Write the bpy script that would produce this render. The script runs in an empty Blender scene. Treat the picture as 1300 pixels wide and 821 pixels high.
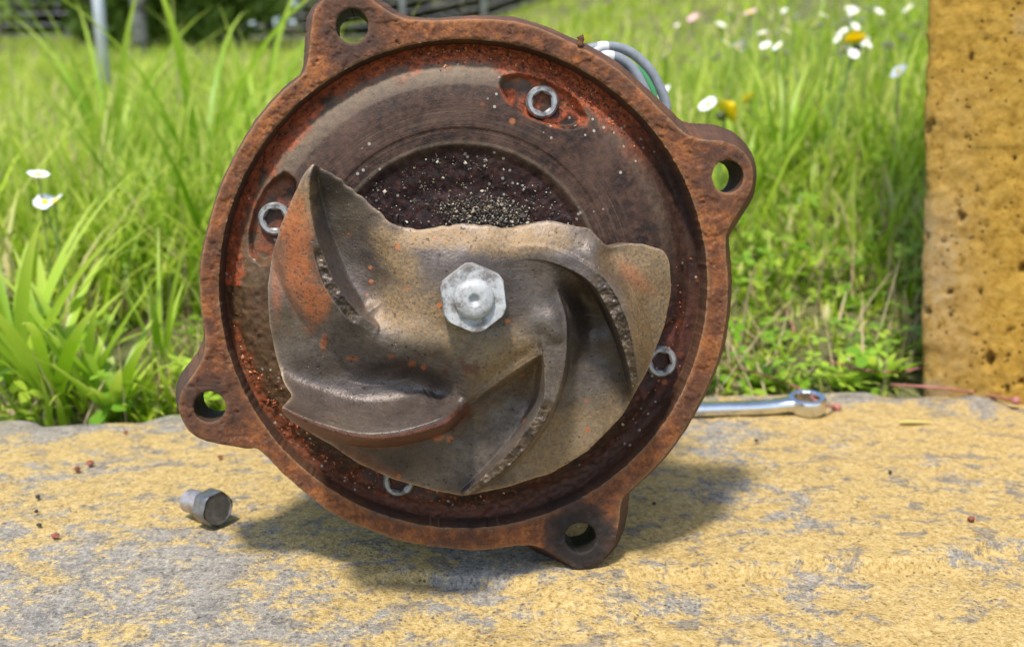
import bpy, math, random
import numpy as np
from mathutils import Matrix, Vector
from mathutils.kdtree import KDTree

R = math.radians
rng = np.random.default_rng(7)
random.seed(7)
S = bpy.context.scene
COL = S.collection

# ------------------------------------------------------------------ camera
FPX = 1264.0                     # 35 mm lens on a 1300 px wide frame
CX, CY, HOR = 650.0, 365.5, 130.0
PITCH = math.atan((CY - HOR) / FPX)
FWD = np.array([0, math.cos(PITCH), -math.sin(PITCH)])
UP = np.array([0, math.sin(PITCH), math.cos(PITCH)])
RIGHT = np.array([1.0, 0, 0])


def ray(px, py):
    px = np.asarray(px, float); py = np.asarray(py, float)
    return ((px - CX) / FPX)[..., None] * RIGHT - ((py - CY) / FPX)[..., None] * UP + FWD


# pump frame: face plane of the flange, axis slightly down and to the left
D0 = 0.337
PN = -ray(530, 235); PN = PN / np.linalg.norm(PN)
PC0 = ray(588, 360) * D0                        # flange centre relative to camera
t_ = PN @ PC0 / (PN @ ray(737, 723))
CAMH = -(ray(737, 723) * t_)[2]                 # the lowest lug touches the kerb, z = 0
CAM = np.array([0, 0, CAMH])
PC = PC0 + CAM
EB = CAM + ray(737, 723) * t_
PU = np.cross([0, 0, 1.0], PN); PU /= np.linalg.norm(PU)
PV = np.cross(PN, PU)
ROT = np.array([PU, PV, PN])                    # world -> local
KM = D0 / FPX                                   # metres per unit on the face plane


def P(px, py, w=0.0):
    """point of the pump, in pump coordinates, w metres in front of the flange face"""
    d = ray(px, py)
    w = np.asarray(w, float)
    t = (w + PN @ (PC - CAM)) / (d @ PN)
    X = CAM + d * t[..., None]
    return (X - EB) @ ROT.T


def G(px, py, z=0.0):
    d = ray(px, py)
    return CAM + d * ((z - CAMH) / d[..., 2])[..., None]


def at(px, py, y):
    d = ray(px, py)
    return CAM + d * (y / d[..., 1])[..., None]


cd = bpy.data.cameras.new('camera')
cam = bpy.data.objects.new('camera', cd); COL.objects.link(cam)
cam.location = CAM
cam.rotation_euler = (math.pi / 2 - PITCH, 0, 0)
cd.sensor_width = 36; cd.lens = 36 * FPX / 1300
cd.shift_y = -45 / 1300
cd.clip_start = 0.01; cd.clip_end = 500
cd.dof.use_dof = True
cd.dof.focus_distance = D0 - 0.012
cd.dof.aperture_fstop = 12
S.camera = cam
S.render.resolution_x, S.render.resolution_y = 1024, 646

# ------------------------------------------------------------------ light
SUN = np.array([-0.14, -0.43, 0.89]); SUN /= np.linalg.norm(SUN)
W = bpy.data.worlds.new('World'); S.world = W; W.use_nodes = True
wn = W.node_tree
sky = wn.nodes.new('ShaderNodeTexSky'); sky.sky_type = 'NISHITA'; sky.sun_disc = False
sky.sun_elevation = math.asin(SUN[2]); sky.sun_rotation = math.atan2(SUN[0], SUN[1])
wn.links.new(sky.outputs[0], wn.nodes['Background'].inputs[0])
wn.nodes['Background'].inputs[1].default_value = 0.15
sl = bpy.data.lights.new('sun', 'SUN'); sl.energy = 3.1; sl.angle = R(6); sl.color = (1, .95, .87)
so = bpy.data.objects.new('sun', sl); COL.objects.link(so)
so.rotation_euler = Vector(SUN).to_track_quat('Z', 'Y').to_euler()
so.location = (-2, -2, 4)
S.view_settings.view_transform = 'Standard'; S.view_settings.look = 'None'
S.view_settings.exposure = 0.88; S.view_settings.gamma = 1

# ------------------------------------------------------------------ helpers: mesh
def tag(o, label=None, cat=None, group=None, kind=None):
    for k, v in (('label', label), ('category', cat), ('group', group), ('kind', kind)):
        if v: o[k] = v
    return o


def empty(name, loc=(0, 0, 0), rot=None):
    o = bpy.data.objects.new(name, None); COL.objects.link(o)
    o.empty_display_size = 0.02
    o.location = loc
    if rot is not None: o.rotation_euler = rot
    return o


def mesh(name, V, F, mat=None, smooth=True, attrs=None, normals=None):
    """V (n,3); F list of index arrays, each (m,k)"""
    me = bpy.data.meshes.new(name)
    V = np.asarray(V, np.float32)
    if not isinstance(F, (list, tuple)): F = [F]
    F = [np.asarray(f, np.int32) for f in F if len(f)]
    me.vertices.add(len(V)); me.vertices.foreach_set('co', V.ravel())
    nl = sum(f.size for f in F); npoly = sum(len(f) for f in F)
    me.loops.add(nl); me.loops.foreach_set('vertex_index', np.concatenate([f.ravel() for f in F]))
    tot = np.concatenate([np.full(len(f), f.shape[1], np.int32) for f in F])
    st = np.concatenate([[0], np.cumsum(tot)[:-1]]).astype(np.int32)
    me.polygons.add(npoly)
    me.polygons.foreach_set('loop_start', st)
    me.polygons.foreach_set('use_smooth', np.full(npoly, smooth))
    me.update(calc_edges=True)
    for k, a in (attrs or {}).items():
        at_ = me.attributes.new(k, 'FLOAT', 'POINT')
        at_.data.foreach_set('value', np.asarray(a, np.float32))
    if normals is not None:
        me.normals_split_custom_set_from_vertices(np.asarray(normals, np.float32))
    if mat: me.materials.append(mat)
    return me


def obj(name, me, parent=None, loc=None, rot=None):
    o = bpy.data.objects.new(name, me); COL.objects.link(o)
    if parent: o.parent = parent
    if loc is not None: o.location = loc
    if rot is not None: o.rotation_euler = rot
    return o


def smoothstep(a, b, x):
    t = np.clip((x - a) / (b - a), 0, 1)
    return t * t * (3 - 2 * t)


def vnoise(p, seed=0):
    """value noise on (n,3) points, range 0..1"""
    i = np.floor(p).astype(np.int64); f = p - i
    f = f * f * (3 - 2 * f)

    def h(x, y, z):
        n = (x * 374761393 + y * 668265263 + z * 2147483647 + seed * 974634777) & 0xffffffff
        n = ((n ^ (n >> 13)) * 1274126177) & 0xffffffff
        n = ((n ^ (n >> 16)) * 2246822519) & 0xffffffff
        return ((n ^ (n >> 15)) & 0xffff) / 65535.0
    r = 0
    for dx in (0, 1):
        wx = f[:, 0] if dx else 1 - f[:, 0]
        for dy in (0, 1):
            wy = f[:, 1] if dy else 1 - f[:, 1]
            for dz in (0, 1):
                wz = f[:, 2] if dz else 1 - f[:, 2]
                r = r + wx * wy * wz * h(i[:, 0] + dx, i[:, 1] + dy, i[:, 2] + dz)
    return r


def fbm(p, scale, octv=4, seed=0, gain=.5):
    p = np.asarray(p, float)
    if p.shape[1] == 2: p = np.c_[p, np.zeros(len(p))]
    r = 0; a = 1; t = 0
    for o in range(octv):
        r = r + a * vnoise(p * scale * 2 ** o + 17.3 * o, seed + o); t += a; a *= gain
    return r / t - .5


def catmull(pts, n=12, closed=True):
    p = np.asarray(pts, float)
    m = len(p)
    if closed:
        a, b, c, d = np.roll(p, 1, 0), p, np.roll(p, -1, 0), np.roll(p, -2, 0)
    else:
        q = np.vstack([2 * p[0] - p[1], p, 2 * p[-1] - p[-2]])
        a, b, c, d = q[:-3], q[1:-2], q[2:-1], q[3:]
    t = (np.arange(n) / n)[None, :, None]
    a, b, c, d = (x[:, None] for x in (a, b, c, d))
    r = .5 * (2 * b + (c - a) * t + (2 * a - 5 * b + 4 * c - d) * t ** 2 + (3 * b - a - 3 * c + d) * t ** 3)
    r = r.reshape(-1, p.shape[1])
    return r if closed else np.vstack([r, p[-1]])


def inside(pt, poly):
    x, y = pt[:, 0], pt[:, 1]; r = np.zeros(len(pt), bool)
    q = np.roll(poly, -1, 0)
    for (x0, y0), (x1, y1) in zip(poly, q):
        if y0 == y1: continue
        c = (y0 > y) != (y1 > y)
        r ^= c & (x < (x1 - x0) * (y - y0) / (y1 - y0) + x0)
    return r


def relief(polys, step, wfun, skirts):
    """surface over the region inside polys[0] and outside the others, cut exactly to those outlines;
    wfun(pts, edge_distance) gives the height; skirts[k] lists (outward, back) rows of the side walls"""
    o = polys[0]
    x0, y0 = o.min(0) - step; x1, y1 = o.max(0) + step
    nx, ny = int((x1 - x0) / step) + 2, int((y1 - y0) / step) + 2
    gx, gy = np.meshgrid(x0 + np.arange(nx) * step, y0 + np.arange(ny) * step)
    pts = np.c_[gx.ravel(), gy.ravel()]
    ii, jj = np.meshgrid(np.arange(nx - 1), np.arange(ny - 1))
    c = np.c_[(x0 + (ii.ravel() + .5) * step), (y0 + (jj.ravel() + .5) * step)]
    keep = inside(c, o)
    for h in polys[1:]: keep &= ~inside(c, h)
    b = (jj.ravel() * nx + ii.ravel())[keep]
    Q = np.c_[b, b + nx, b + nx + 1, b + 1]
    used, inv = np.unique(Q, return_inverse=True)
    Q = inv.reshape(-1, 4); pts = pts[used].copy()
    # outline samples
    samp, nrm, pid = [], [], []
    for k, p in enumerate(polys):
        q = np.roll(p, -1, 0); L = np.linalg.norm(q - p, axis=1)
        tg = (q - p) / np.maximum(L, 1e-9)[:, None]
        ar = .5 * np.sum(p[:, 0] * q[:, 1] - q[:, 0] * p[:, 1])
        nn = np.c_[tg[:, 1], -tg[:, 0]] * (1 if ar > 0 else -1) * (1 if k == 0 else -1)
        for a, bb, l, n_ in zip(p, q, L, nn):
            m = max(1, int(l / .35))
            s = (np.arange(m) / m)[:, None]
            samp.append(a + (bb - a) * s); nrm.append(np.repeat(n_[None], m, 0)); pid.append(np.full(m, k))
    samp = np.vstack(samp); nrm = np.vstack(nrm); pid = np.concatenate(pid)
    kd = KDTree(len(samp))
    for i, s in enumerate(samp): kd.insert((s[0], s[1], 0), i)
    kd.balance()
    E = np.vstack([Q[:, [0, 1]], Q[:, [1, 2]], Q[:, [2, 3]], Q[:, [3, 0]]])
    Es = np.sort(E, 1); key = Es[:, 0].astype(np.int64) * len(pts) + Es[:, 1]
    _, first, cnt = np.unique(key, return_index=True, return_counts=True)
    B = E[first[cnt == 1]]
    bv = np.unique(B)
    near = np.array([kd.find((p[0], p[1], 0))[1] for p in pts[bv]])
    pts[bv] = samp[near]
    ed = np.array([kd.find((p[0], p[1], 0))[2] for p in pts])
    ed[bv] = 0
    w = wfun(pts, ed)
    V = P(pts[:, 0], pts[:, 1], w)
    # side walls
    idx = {v: i for i, v in enumerate(bv)}
    out2 = nrm[near]
    # mean the outward directions of neighbours a little
    out3 = np.c_[out2[:, 0], -out2[:, 1], np.zeros(len(bv))]
    pk = pid[near]
    rows = max(len(s) for s in skirts)
    SV = [V[bv]]
    for r in range(rows):
        off = np.zeros((len(bv), 3))
        for k, s in enumerate(skirts):
            fn = s[min(r, len(s) - 1)]
            m = pk == k
            if not m.any(): continue
            a, bk = fn(pts[bv][m]) if callable(fn) else fn
            off[m] = out3[m] * np.reshape(a, (-1, 1)) + np.array([0, 0, 1.0]) * np.reshape(bk, (-1, 1))
        SV.append(V[bv] + off)
    n0 = len(V); nb = len(bv)
    VV = np.vstack([V] + SV)
    Bi = np.array([[idx[a], idx[b_]] for a, b_ in B])
    SQ = []
    for r in range(rows):
        a = n0 + r * nb
        SQ.append(np.c_[Bi[:, 1] + a, Bi[:, 0] + a, Bi[:, 0] + a + nb, Bi[:, 1] + a + nb])
    SQ = np.vstack(SQ)
    pp = np.vstack([pts] + [pts[bv]] * (rows + 1))
    return VV, Q, SQ, pp, n0, np.r_[ed, np.zeros(nb * (rows + 1))]


def vnormals(V, F):
    n = np.zeros_like(V)
    fn = np.cross(V[F[:, 2]] - V[F[:, 0]], V[F[:, 3]] - V[F[:, 1]])
    for k in range(4): np.add.at(n, F[:, k], fn)
    return n / np.maximum(np.linalg.norm(n, axis=1), 1e-15)[:, None]


def lathe(prof, n=48, axis_pts=None, close=True, sides=None):
    """profile [(r, z)] turned about z; sides: callable angle -> radius factor"""
    prof = np.asarray(prof, float); m = len(prof)
    a = np.arange(n) / n * 2 * math.pi
    k = np.ones(n) if sides is None else sides(a)
    V = np.empty((m, n, 3))
    V[..., 0] = prof[:, :1] * np.cos(a) * k; V[..., 1] = prof[:, :1] * np.sin(a) * k; V[..., 2] = prof[:, 1:2]
    i, j = np.meshgrid(np.arange(m - 1), np.arange(n), indexing='ij')
    i, j = i.ravel(), j.ravel(); j2 = (j + 1) % n
    F = np.c_[i * n + j, i * n + j2, (i + 1) * n + j2, (i + 1) * n + j]
    return V.reshape(-1, 3), F


def tube(path, rad, n=10):
    p = np.asarray(path, float); m = len(p)
    rad = np.broadcast_to(np.asarray(rad, float), (m,))
    t = np.gradient(p, axis=0); t /= np.linalg.norm(t, axis=1)[:, None]
    ref = np.array([0, 0, 1.0]) if abs(t[:, 2]).mean() < .8 else np.array([1.0, 0, 0])
    s = np.cross(t, ref); s /= np.linalg.norm(s, axis=1)[:, None]
    u = np.cross(s, t)
    a = np.arange(n) / n * 2 * math.pi
    V = p[:, None] + rad[:, None, None] * (np.cos(a)[None, :, None] * s[:, None] + np.sin(a)[None, :, None] * u[:, None])
    i, j = np.meshgrid(np.arange(m - 1), np.arange(n), indexing='ij')
    i, j = i.ravel(), j.ravel(); j2 = (j + 1) % n
    F = np.c_[i * n + j, (i) * n + j2, (i + 1) * n + j2, (i + 1) * n + j]
    V = np.vstack([V.reshape(-1, 3), p[0], p[-1]])
    k = np.arange(n); k2 = (k + 1) % n
    T = np.r_[np.c_[k2, k, np.full(n, m * n)], np.c_[(m - 1) * n + k, (m - 1) * n + k2, np.full(n, m * n + 1)]]
    return V, [F, T]


def join(parts):
    Vs, Fs, o = [], {}, 0
    for V, F in parts:
        if not isinstance(F, (list, tuple)): F = [F]
        for f in F:
            f = np.asarray(f)
            Fs.setdefault(f.shape[1], []).append(f + o)
        Vs.append(V); o += len(V)
    return np.vstack(Vs), [np.vstack(f) for f in Fs.values()]


def grid_faces(m, n):
    i, j = np.meshgrid(np.arange(m - 1), np.arange(n - 1), indexing='ij')
    b = (i * n + j).ravel()
    return np.c_[b, b + 1, b + n + 1, b + n]


# ------------------------------------------------------------------ helpers: materials
class M:
    def __init__(s, name):
        s.m = bpy.data.materials.new(name); s.m.use_nodes = True
        s.t = s.m.node_tree; s.b = s.t.nodes['Principled BSDF']; s.out = s.t.nodes['Material Output']
        s._c = None

    def n(s, typ, **kw):
        x = s.t.nodes.new('ShaderNode' + typ)
        for k, v in kw.items(): setattr(x, k, v)
        return x

    def put(s, sock, v):
        if isinstance(v, bpy.types.NodeSocket): s.t.links.new(v, sock)
        elif isinstance(v, (tuple, list)) and len(v) == 3 and sock.type == 'RGBA': sock.default_value = (*v, 1)
        else: sock.default_value = v

    def co(s, scale=(1, 1, 1), kind='Object'):
        c = s.n('TexCoord').outputs[kind]
        if scale == (1, 1, 1): return c
        mp = s.n('Mapping'); s.put(mp.inputs[0], c); mp.inputs['Scale'].default_value = scale
        return mp.outputs[0]

    def noise(s, scale, detail=4, rough=.55, co=None, dist=0):
        x = s.n('TexNoise'); s.put(x.inputs['Vector'], co or s.co())
        x.inputs['Scale'].default_value = scale; x.inputs['Detail'].default_value = detail
        x.inputs['Roughness'].default_value = rough; x.inputs['Distortion'].default_value = dist
        return x.outputs[0]

    def voro(s, scale, co=None, feat='F1', out='Distance'):
        x = s.n('TexVoronoi', feature=feat); s.put(x.inputs['Vector'], co or s.co())
        x.inputs['Scale'].default_value = scale
        return x.outputs[out]

    def ramp(s, fac, stops):
        x = s.n('ValToRGB'); s.put(x.inputs[0], fac)
        e = x.color_ramp.elements
        while len(e) < len(stops): e.new(.5)
        for k, (p, c) in zip(e, stops):
            k.position = p; k.color = (*c, 1) if isinstance(c, (tuple, list)) else (c, c, c, 1)
        return x.outputs[0]

    def mix(s, f, a, b, mode='MIX'):
        x = s.n('Mix', data_type='RGBA', blend_type=mode)
        s.put(x.inputs[0], f); s.put(x.inputs[6], a); s.put(x.inputs[7], b)
        return x.outputs[2]

    def math(s, op, a, b=0.0, clamp=False):
        x = s.n('Math', operation=op, use_clamp=clamp); s.put(x.inputs[0], a); s.put(x.inputs[1], b)
        return x.outputs[0]

    def attr(s, name):
        return s.n('Attribute', attribute_name=name).outputs['Fac']

    def bump(s, h, strength=.5, dist=.001, prev=None):
        x = s.n('Bump'); s.put(x.inputs['Height'], h)
        x.inputs['Strength'].default_value = strength; x.inputs['Distance'].default_value = dist
        if prev: s.put(x.inputs['Normal'], prev)
        return x.outputs[0]

    def set(s, color=None, rough=None, metal=None, normal=None, **kw):
        for k, v in (('Base Color', color), ('Roughness', rough), ('Metallic', metal), ('Normal', normal)):
            if v is not None: s.put(s.b.inputs[k], v)
        for k, v in kw.items(): s.put(s.b.inputs[k.replace('_', ' ')], v)
        return s.m


def simple(name, color, rough=.6, metal=0, var=.25, scale=200, bump=.15, bdist=.0004):
    m = M(name); nz = m.noise(scale, 5)
    c = m.mix(m.ramp(nz, [(.3, 0), (.7, 1)]), tuple(k * (1 - var) for k in color), tuple(min(1, k * (1 + var)) for k in color))
    return m.set(c, rough, metal, m.bump(nz, bump, bdist))


def mat_flange():
    m = M('rusty_cast_iron')
    n1 = m.noise(60, 9, .72); n2 = m.noise(260, 7, .75); n3 = m.noise(1100, 4, .7)
    c = m.ramp(n1, [(.33, (.045, .020, .012)), (.44, (.12, .042, .016)), (.53, (.24, .078, .020)), (.66, (.36, .125, .030))])
    c = m.mix(m.ramp(n2, [(.44, .0), (.58, .8)]), c, (.085, .030, .015))
    c = m.mix(m.ramp(m.noise(420, 6, .75), [(.58, 0), (.70, .7)]), c, (.36, .14, .040))
    c = m.mix(m.math('MULTIPLY', m.attr('edge'), m.ramp(n2, [(.35, .2), (.6, 1)])), c, (.36, .20, .09))
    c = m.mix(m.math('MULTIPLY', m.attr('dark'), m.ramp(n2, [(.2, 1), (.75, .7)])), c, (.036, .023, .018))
    c = m.mix(m.ramp(n3, [(.3, .35), (.6, 0)]), c, (.03, .018, .012))
    c = m.mix(m.math('MULTIPLY', m.attr('soot'), m.ramp(n2, [(.3, 1), (.7, .75)])), c, (.012, .010, .009))
    h = m.math('ADD', m.math('MULTIPLY', n2, .8), m.math('MULTIPLY', n3, .35))
    return m.set(c, m.ramp(n2, [(.3, .55), (.7, .85)]), .0, m.bump(h, .9, .0007), Specular_IOR_Level=.3)


def mat_plate():
    m = M('worn_dark_plate')
    n1 = m.noise(55, 8, .7); n2 = m.noise(380, 7, .75); n3 = m.noise(1500, 4, .7)
    c = m.ramp(n1, [(.34, (.010, .005, .003)), (.48, (.030, .014, .008)), (.62, (.064, .034, .021))])
    c = m.mix(m.ramp(n2, [(.45, 0), (.70, .65)]), c, (.12, .055, .032))
    # turning marks: rings about the axis
    rr = m.attr('radius')
    rings = m.noise(1, 4, .7, co=m.co_r(rr) if hasattr(m, 'co_r') else None) if False else None
    cb = m.n('CombineXYZ'); m.put(cb.inputs[0], m.math('MULTIPLY', rr, .21))
    rg = m.noise(1.0, 3, .8, co=cb.outputs[0])
    c = m.mix(m.math('MULTIPLY', m.math('MULTIPLY', m.ramp(rg, [(.50, 0), (.62, .6)]), m.attr('flat')), m.ramp(m.noise(40, 5, .7), [(.40, .1), (.58, 1)])), c, (.14, .10, .072))
    c = m.mix(m.math('MULTIPLY', m.attr('lime_sheen'), m.ramp(n2, [(.3, .35), (.6, .9)])), c, (.20, .145, .092))
    c = m.mix(m.math('MULTIPLY', m.attr('scale'), m.ramp(n2, [(.35, .35), (.62, 1)])), c, (.10, .055, .022))
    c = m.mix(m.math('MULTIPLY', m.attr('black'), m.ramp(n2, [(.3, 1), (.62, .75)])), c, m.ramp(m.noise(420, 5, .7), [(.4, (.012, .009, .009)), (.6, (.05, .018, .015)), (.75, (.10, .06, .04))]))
    # red oxide
    rm = m.math('MULTIPLY', m.math('MULTIPLY', m.attr('red'), m.math('SUBTRACT', 1.0, m.math('MULTIPLY', m.attr('black'), .75))), m.ramp(m.noise(520, 5, .75), [(.36, 0), (.5, 1)]), True)
    c = m.mix(rm, c, m.ramp(n2, [(.35, (.26, .048, .018)), (.6, (.48, .11, .034)), (.75, (.52, .26, .12))]))
    # pale specks and small orange dots
    v = m.voro(330, feat='F1'); vr = m.noise(60, 2)
    c = m.mix(m.math('MULTIPLY', m.ramp(v, [(.0, 1), (.14, 1), (.2, 0)]), m.ramp(vr, [(.55, 0), (.6, .8)])), c, (.40, .36, .30))
    v2 = m.voro(95); vr2 = m.noise(33, 2)
    c = m.mix(m.math('MULTIPLY', m.ramp(v2, [(.0, 1), (.10, .9), (.16, 0)]), m.ramp(vr2, [(.52, 0), (.56, .9)])), c, (.36, .12, .04))
    h = m.math('ADD', m.math('MULTIPLY', n2, .6), m.math('MULTIPLY', n3, .4))
    h = m.math('ADD', h, m.math('MULTIPLY', m.math('MULTIPLY', rg, m.attr('flat')), .5))
    h = m.math('ADD', h, m.math('MULTIPLY', rm, .9))
    return m.set(c, m.ramp(n2, [(.3, .36), (.7, .65)]), .0, m.bump(h, .6, .0007), Specular_IOR_Level=.28)


def mat_impeller():
    m = M('worn_bronze_iron')
    n1 = m.noise(30, 6, .6, dist=.6); n2 = m.noise(210, 7, .72); n3 = m.noise(1100, 4, .65)
    c = m.ramp(n1, [(.32, (.045, .031, .024)), (.48, (.10, .075, .060)), (.66, (.19, .16, .135))])
    c = m.mix(m.ramp(m.noise(520, 5, .7), [(.38, .5), (.55, 0)]), c, (.055, .042, .036))
    tn = m.math('MULTIPLY', m.attr('tan'), m.ramp(m.noise(1000, 6, .8), [(.34, 0), (.62, 1)]), True)
    c = m.mix(tn, c, m.ramp(n2, [(.3, (.24, .140, .050)), (.7, (.36, .235, .105))]))
    om = m.math('MULTIPLY', m.attr('orange'), m.ramp(m.noise(700, 4, .7), [(.33, .15), (.5, 1)]), True)
    c = m.mix(om, c, m.ramp(n2, [(.3, (.36, .095, .025)), (.7, (.52, .18, .06))]))
    c = m.mix(m.attr('umber'), c, m.ramp(n2, [(.3, (.09, .026, .016)), (.7, (.20, .07, .035))]))
    c = m.mix(m.math('MULTIPLY', m.attr('broken'), 1), c, m.ramp(m.noise(240, 8, .75), [(.36, (.03, .022, .018)), (.5, (.085, .058, .038)), (.68, (.22, .155, .10))]))
    c = m.mix(m.math('MULTIPLY', m.attr('edge'), m.ramp(n2, [(.35, .3), (.6, .9)])), c, (.42, .30, .18))
    c = m.mix(m.ramp(n3, [(.3, .4), (.5, 0)]), c, (.035, .026, .02))
    v2 = m.voro(120); vr2 = m.noise(26, 2)
    c = m.mix(m.math('MULTIPLY', m.ramp(v2, [(.0, 1), (.09, .9), (.14, 0)]), m.ramp(vr2, [(.53, 0), (.58, .9)])), c, (.42, .13, .04))
    sc = m.noise(1, 3, .6, co=m.co((90, 900, 300)), dist=.6)
    c = m.mix(m.ramp(sc, [(.64, 0), (.72, .18)]), c, (.28, .25, .215))
    pv = m.voro(520)
    c = m.mix(m.math('MULTIPLY', m.ramp(pv, [(.0, 1), (.16, .9), (.24, 0)]), m.ramp(m.noise(90, 4, .7), [(.50, 0), (.58, .8)])), c, (.025, .018, .014))
    h = m.math('ADD', m.math('MULTIPLY', n2, .5), m.math('MULTIPLY', n3, .4))
    h = m.math('ADD', h, m.math('MULTIPLY', om, .5))
    h = m.math('SUBTRACT', h, m.math('MULTIPLY', m.ramp(m.noise(650, 3, .6), [(.26, 1), (.36, 0)]), .8))
    rg = m.math('SUBTRACT', m.ramp(n2, [(.3, .28), (.7, .52)]), 0)
    rg = m.math('ADD', rg, m.math('MULTIPLY', m.math('ADD', om, tn), .3), True)
    return m.set(c, rg, .35, m.bump(h, .7, .0006), Specular_IOR_Level=.5)


def mat_steel(name, c0, c1, rough=(.25, .5), metal=.9, scale=300, bump=.12, grime=0):
    m = M(name); n2 = m.noise(scale, 5, .65)
    c = m.mix(m.ramp(n2, [(.35, 0), (.65, 1)]), c0, c1)
    c = m.mix(m.ramp(m.noise(scale * 2.7, 4, .7), [(.62, 0), (.70, .8)]), c, (.10, .06, .04))
    if grime:
        rn = m.n('ObjectInfo').outputs['Random']
        gr = m.math('ADD', m.noise(grime, 6, .75), m.math('MULTIPLY', rn, .10))
        c = m.mix(m.ramp(gr, [(.50, 0), (.64, .8)]), c, (.085, .060, .042))
    return m.set(c, m.ramp(n2, [(.3, rough[0]), (.7, rough[1])]), metal, m.bump(n2, bump, .0003))


def mat_kerb():
    m = M('lichen_yellow_concrete')
    co = m.co(); st = m.co((.8, 1.15, 1))
    n1 = m.noise(16, 5, .6, co=co, dist=.5); n2 = m.noise(105, 6, .72, co=st, dist=.3)
    n3 = m.noise(430, 5, .75, co=co); n4 = m.noise(950, 3, .7, co=co)
    grain = m.math('ADD', m.math('MULTIPLY', n3, .6), m.math('MULTIPLY', n4, .4))
    grey = m.ramp(grain, [(.36, (.12, .105, .085)), (.47, (.26, .232, .19)), (.56, (.36, .325, .27)), (.68, (.52, .48, .42))])
    yel = m.ramp(grain, [(.36, (.20, .125, .04)), (.46, (.43, .295, .105)), (.55, (.55, .395, .16)), (.68, (.68, .55, .30))])
    f = m.math('ADD', m.math('MULTIPLY', n1, .95), m.math('MULTIPLY', n2, .95))
    f = m.math('ADD', f, m.math('MULTIPLY', grain, .75))
    f = m.math('ADD', f, m.math('MULTIPLY', m.attr('yellow'), .42))
    c = m.mix(m.ramp(m.math('MULTIPLY', f, .5), [(.712, 0), (.765, 1)]), grey, yel)
    d = m.noise(85, 6, .72, co=st, dist=.4)
    c = m.mix(m.ramp(d, [(.545, 0), (.60, .75)]), c, m.ramp(grain, [(.38, (.09, .08, .07)), (.62, (.27, .25, .22))]))
    g = m.voro(420, co=co)
    c = m.mix(m.math('MULTIPLY', m.ramp(g, [(.0, 1), (.2, .9), (.28, 0)]), m.ramp(m.noise(130, 3, co=co), [(.55, 0), (.60, .85)])), c, (.085, .068, .05))
    h = m.math('ADD', m.math('MULTIPLY', n2, .5), m.math('MULTIPLY', grain, 1.0))
    return m.set(c, .88, 0, m.bump(h, 1.0, .0020), Specular_IOR_Level=.2)


def mat_pillar():
    m = M('ochre_concrete')
    n1 = m.noise(14, 6, .6); n2 = m.noise(190, 8, .75); n3 = m.noise(700, 5, .75)
    c = m.ramp(n2, [(.32, (.21, .11, .016)), (.46, (.43, .245, .036)), (.68, (.56, .35, .075))])
    c = m.mix(m.math('MULTIPLY', m.attr('bare'), m.ramp(n2, [(.35, .1), (.6, 1)])), c, (.36, .31, .25))
    c = m.mix(m.ramp(n1, [(.62, 0), (.74, .4)]), c, (.38, .28, .12))
    c = m.mix(m.ramp(n3, [(.3, .6), (.45, 0)]), c, (.15, .085, .02))
    pt = m.math('MULTIPLY', m.ramp(m.voro(260), [(.0, 1), (.16, .9), (.26, 0)]), m.ramp(m.noise(70, 3), [(.50, 0), (.56, .9)]))
    c = m.mix(pt, c, (.07, .035, .006))
    h = m.math('SUBTRACT', m.math('ADD', m.math('MULTIPLY', n2, .9), m.math('MULTIPLY', n3, .4)), m.math('MULTIPLY', pt, .6))
    return m.set(c, .9, 0, m.bump(h, 1.0, .0022), Specular_IOR_Level=.2)


def mat_leaf(name, a, b, tip=None, trans=.45, rough=.45, dry=None):
    m = M(name)
    r = m.attr('rnd')
    c = m.mix(r, a, b) if not dry else m.ramp(r, [(0, a), (.86, b), (.95, dry)])
    if tip: c = m.mix(m.ramp(m.attr('along'), [(.55, 0), (1, 1)]), c, tip)
    m.set(c, rough, 0, Specular_IOR_Level=.4)
    tr = m.n('BsdfTranslucent'); m.put(tr.inputs[0], m.mix(.5, c, (.75, .85, .10), 'MULTIPLY') if False else c)
    mx = m.n('MixShader'); mx.inputs[0].default_value = trans
    m.t.links.new(m.b.outputs[0], mx.inputs[1]); m.t.links.new(tr.outputs[0], mx.inputs[2])
    m.t.links.new(mx.outputs[0], m.out.inputs[0])
    return m.m


MF, MP, MI = mat_flange(), mat_plate(), mat_impeller()
MK, MPI = mat_kerb(), mat_pillar()

# ================================================================== setting: kerb, meadow
HVP = 12760.0                                   # the kerb's long edges run to this point on the horizon
KD = ray(HVP, HOR); KD[2] = 0; KD /= np.linalg.norm(KD)     # along the kerb
KP = np.array([-KD[1], KD[0], 0])                           # across, away from camera
KR0 = G(600, 507.4)                              # a point of the rear edge
KREAR = float(KR0 @ KP)
KLEDGE = float(G(1065, 712) @ KP)               # ragged line where a thin layer has spalled off
KFRONT = float(G(650, 900) @ KP)


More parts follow.
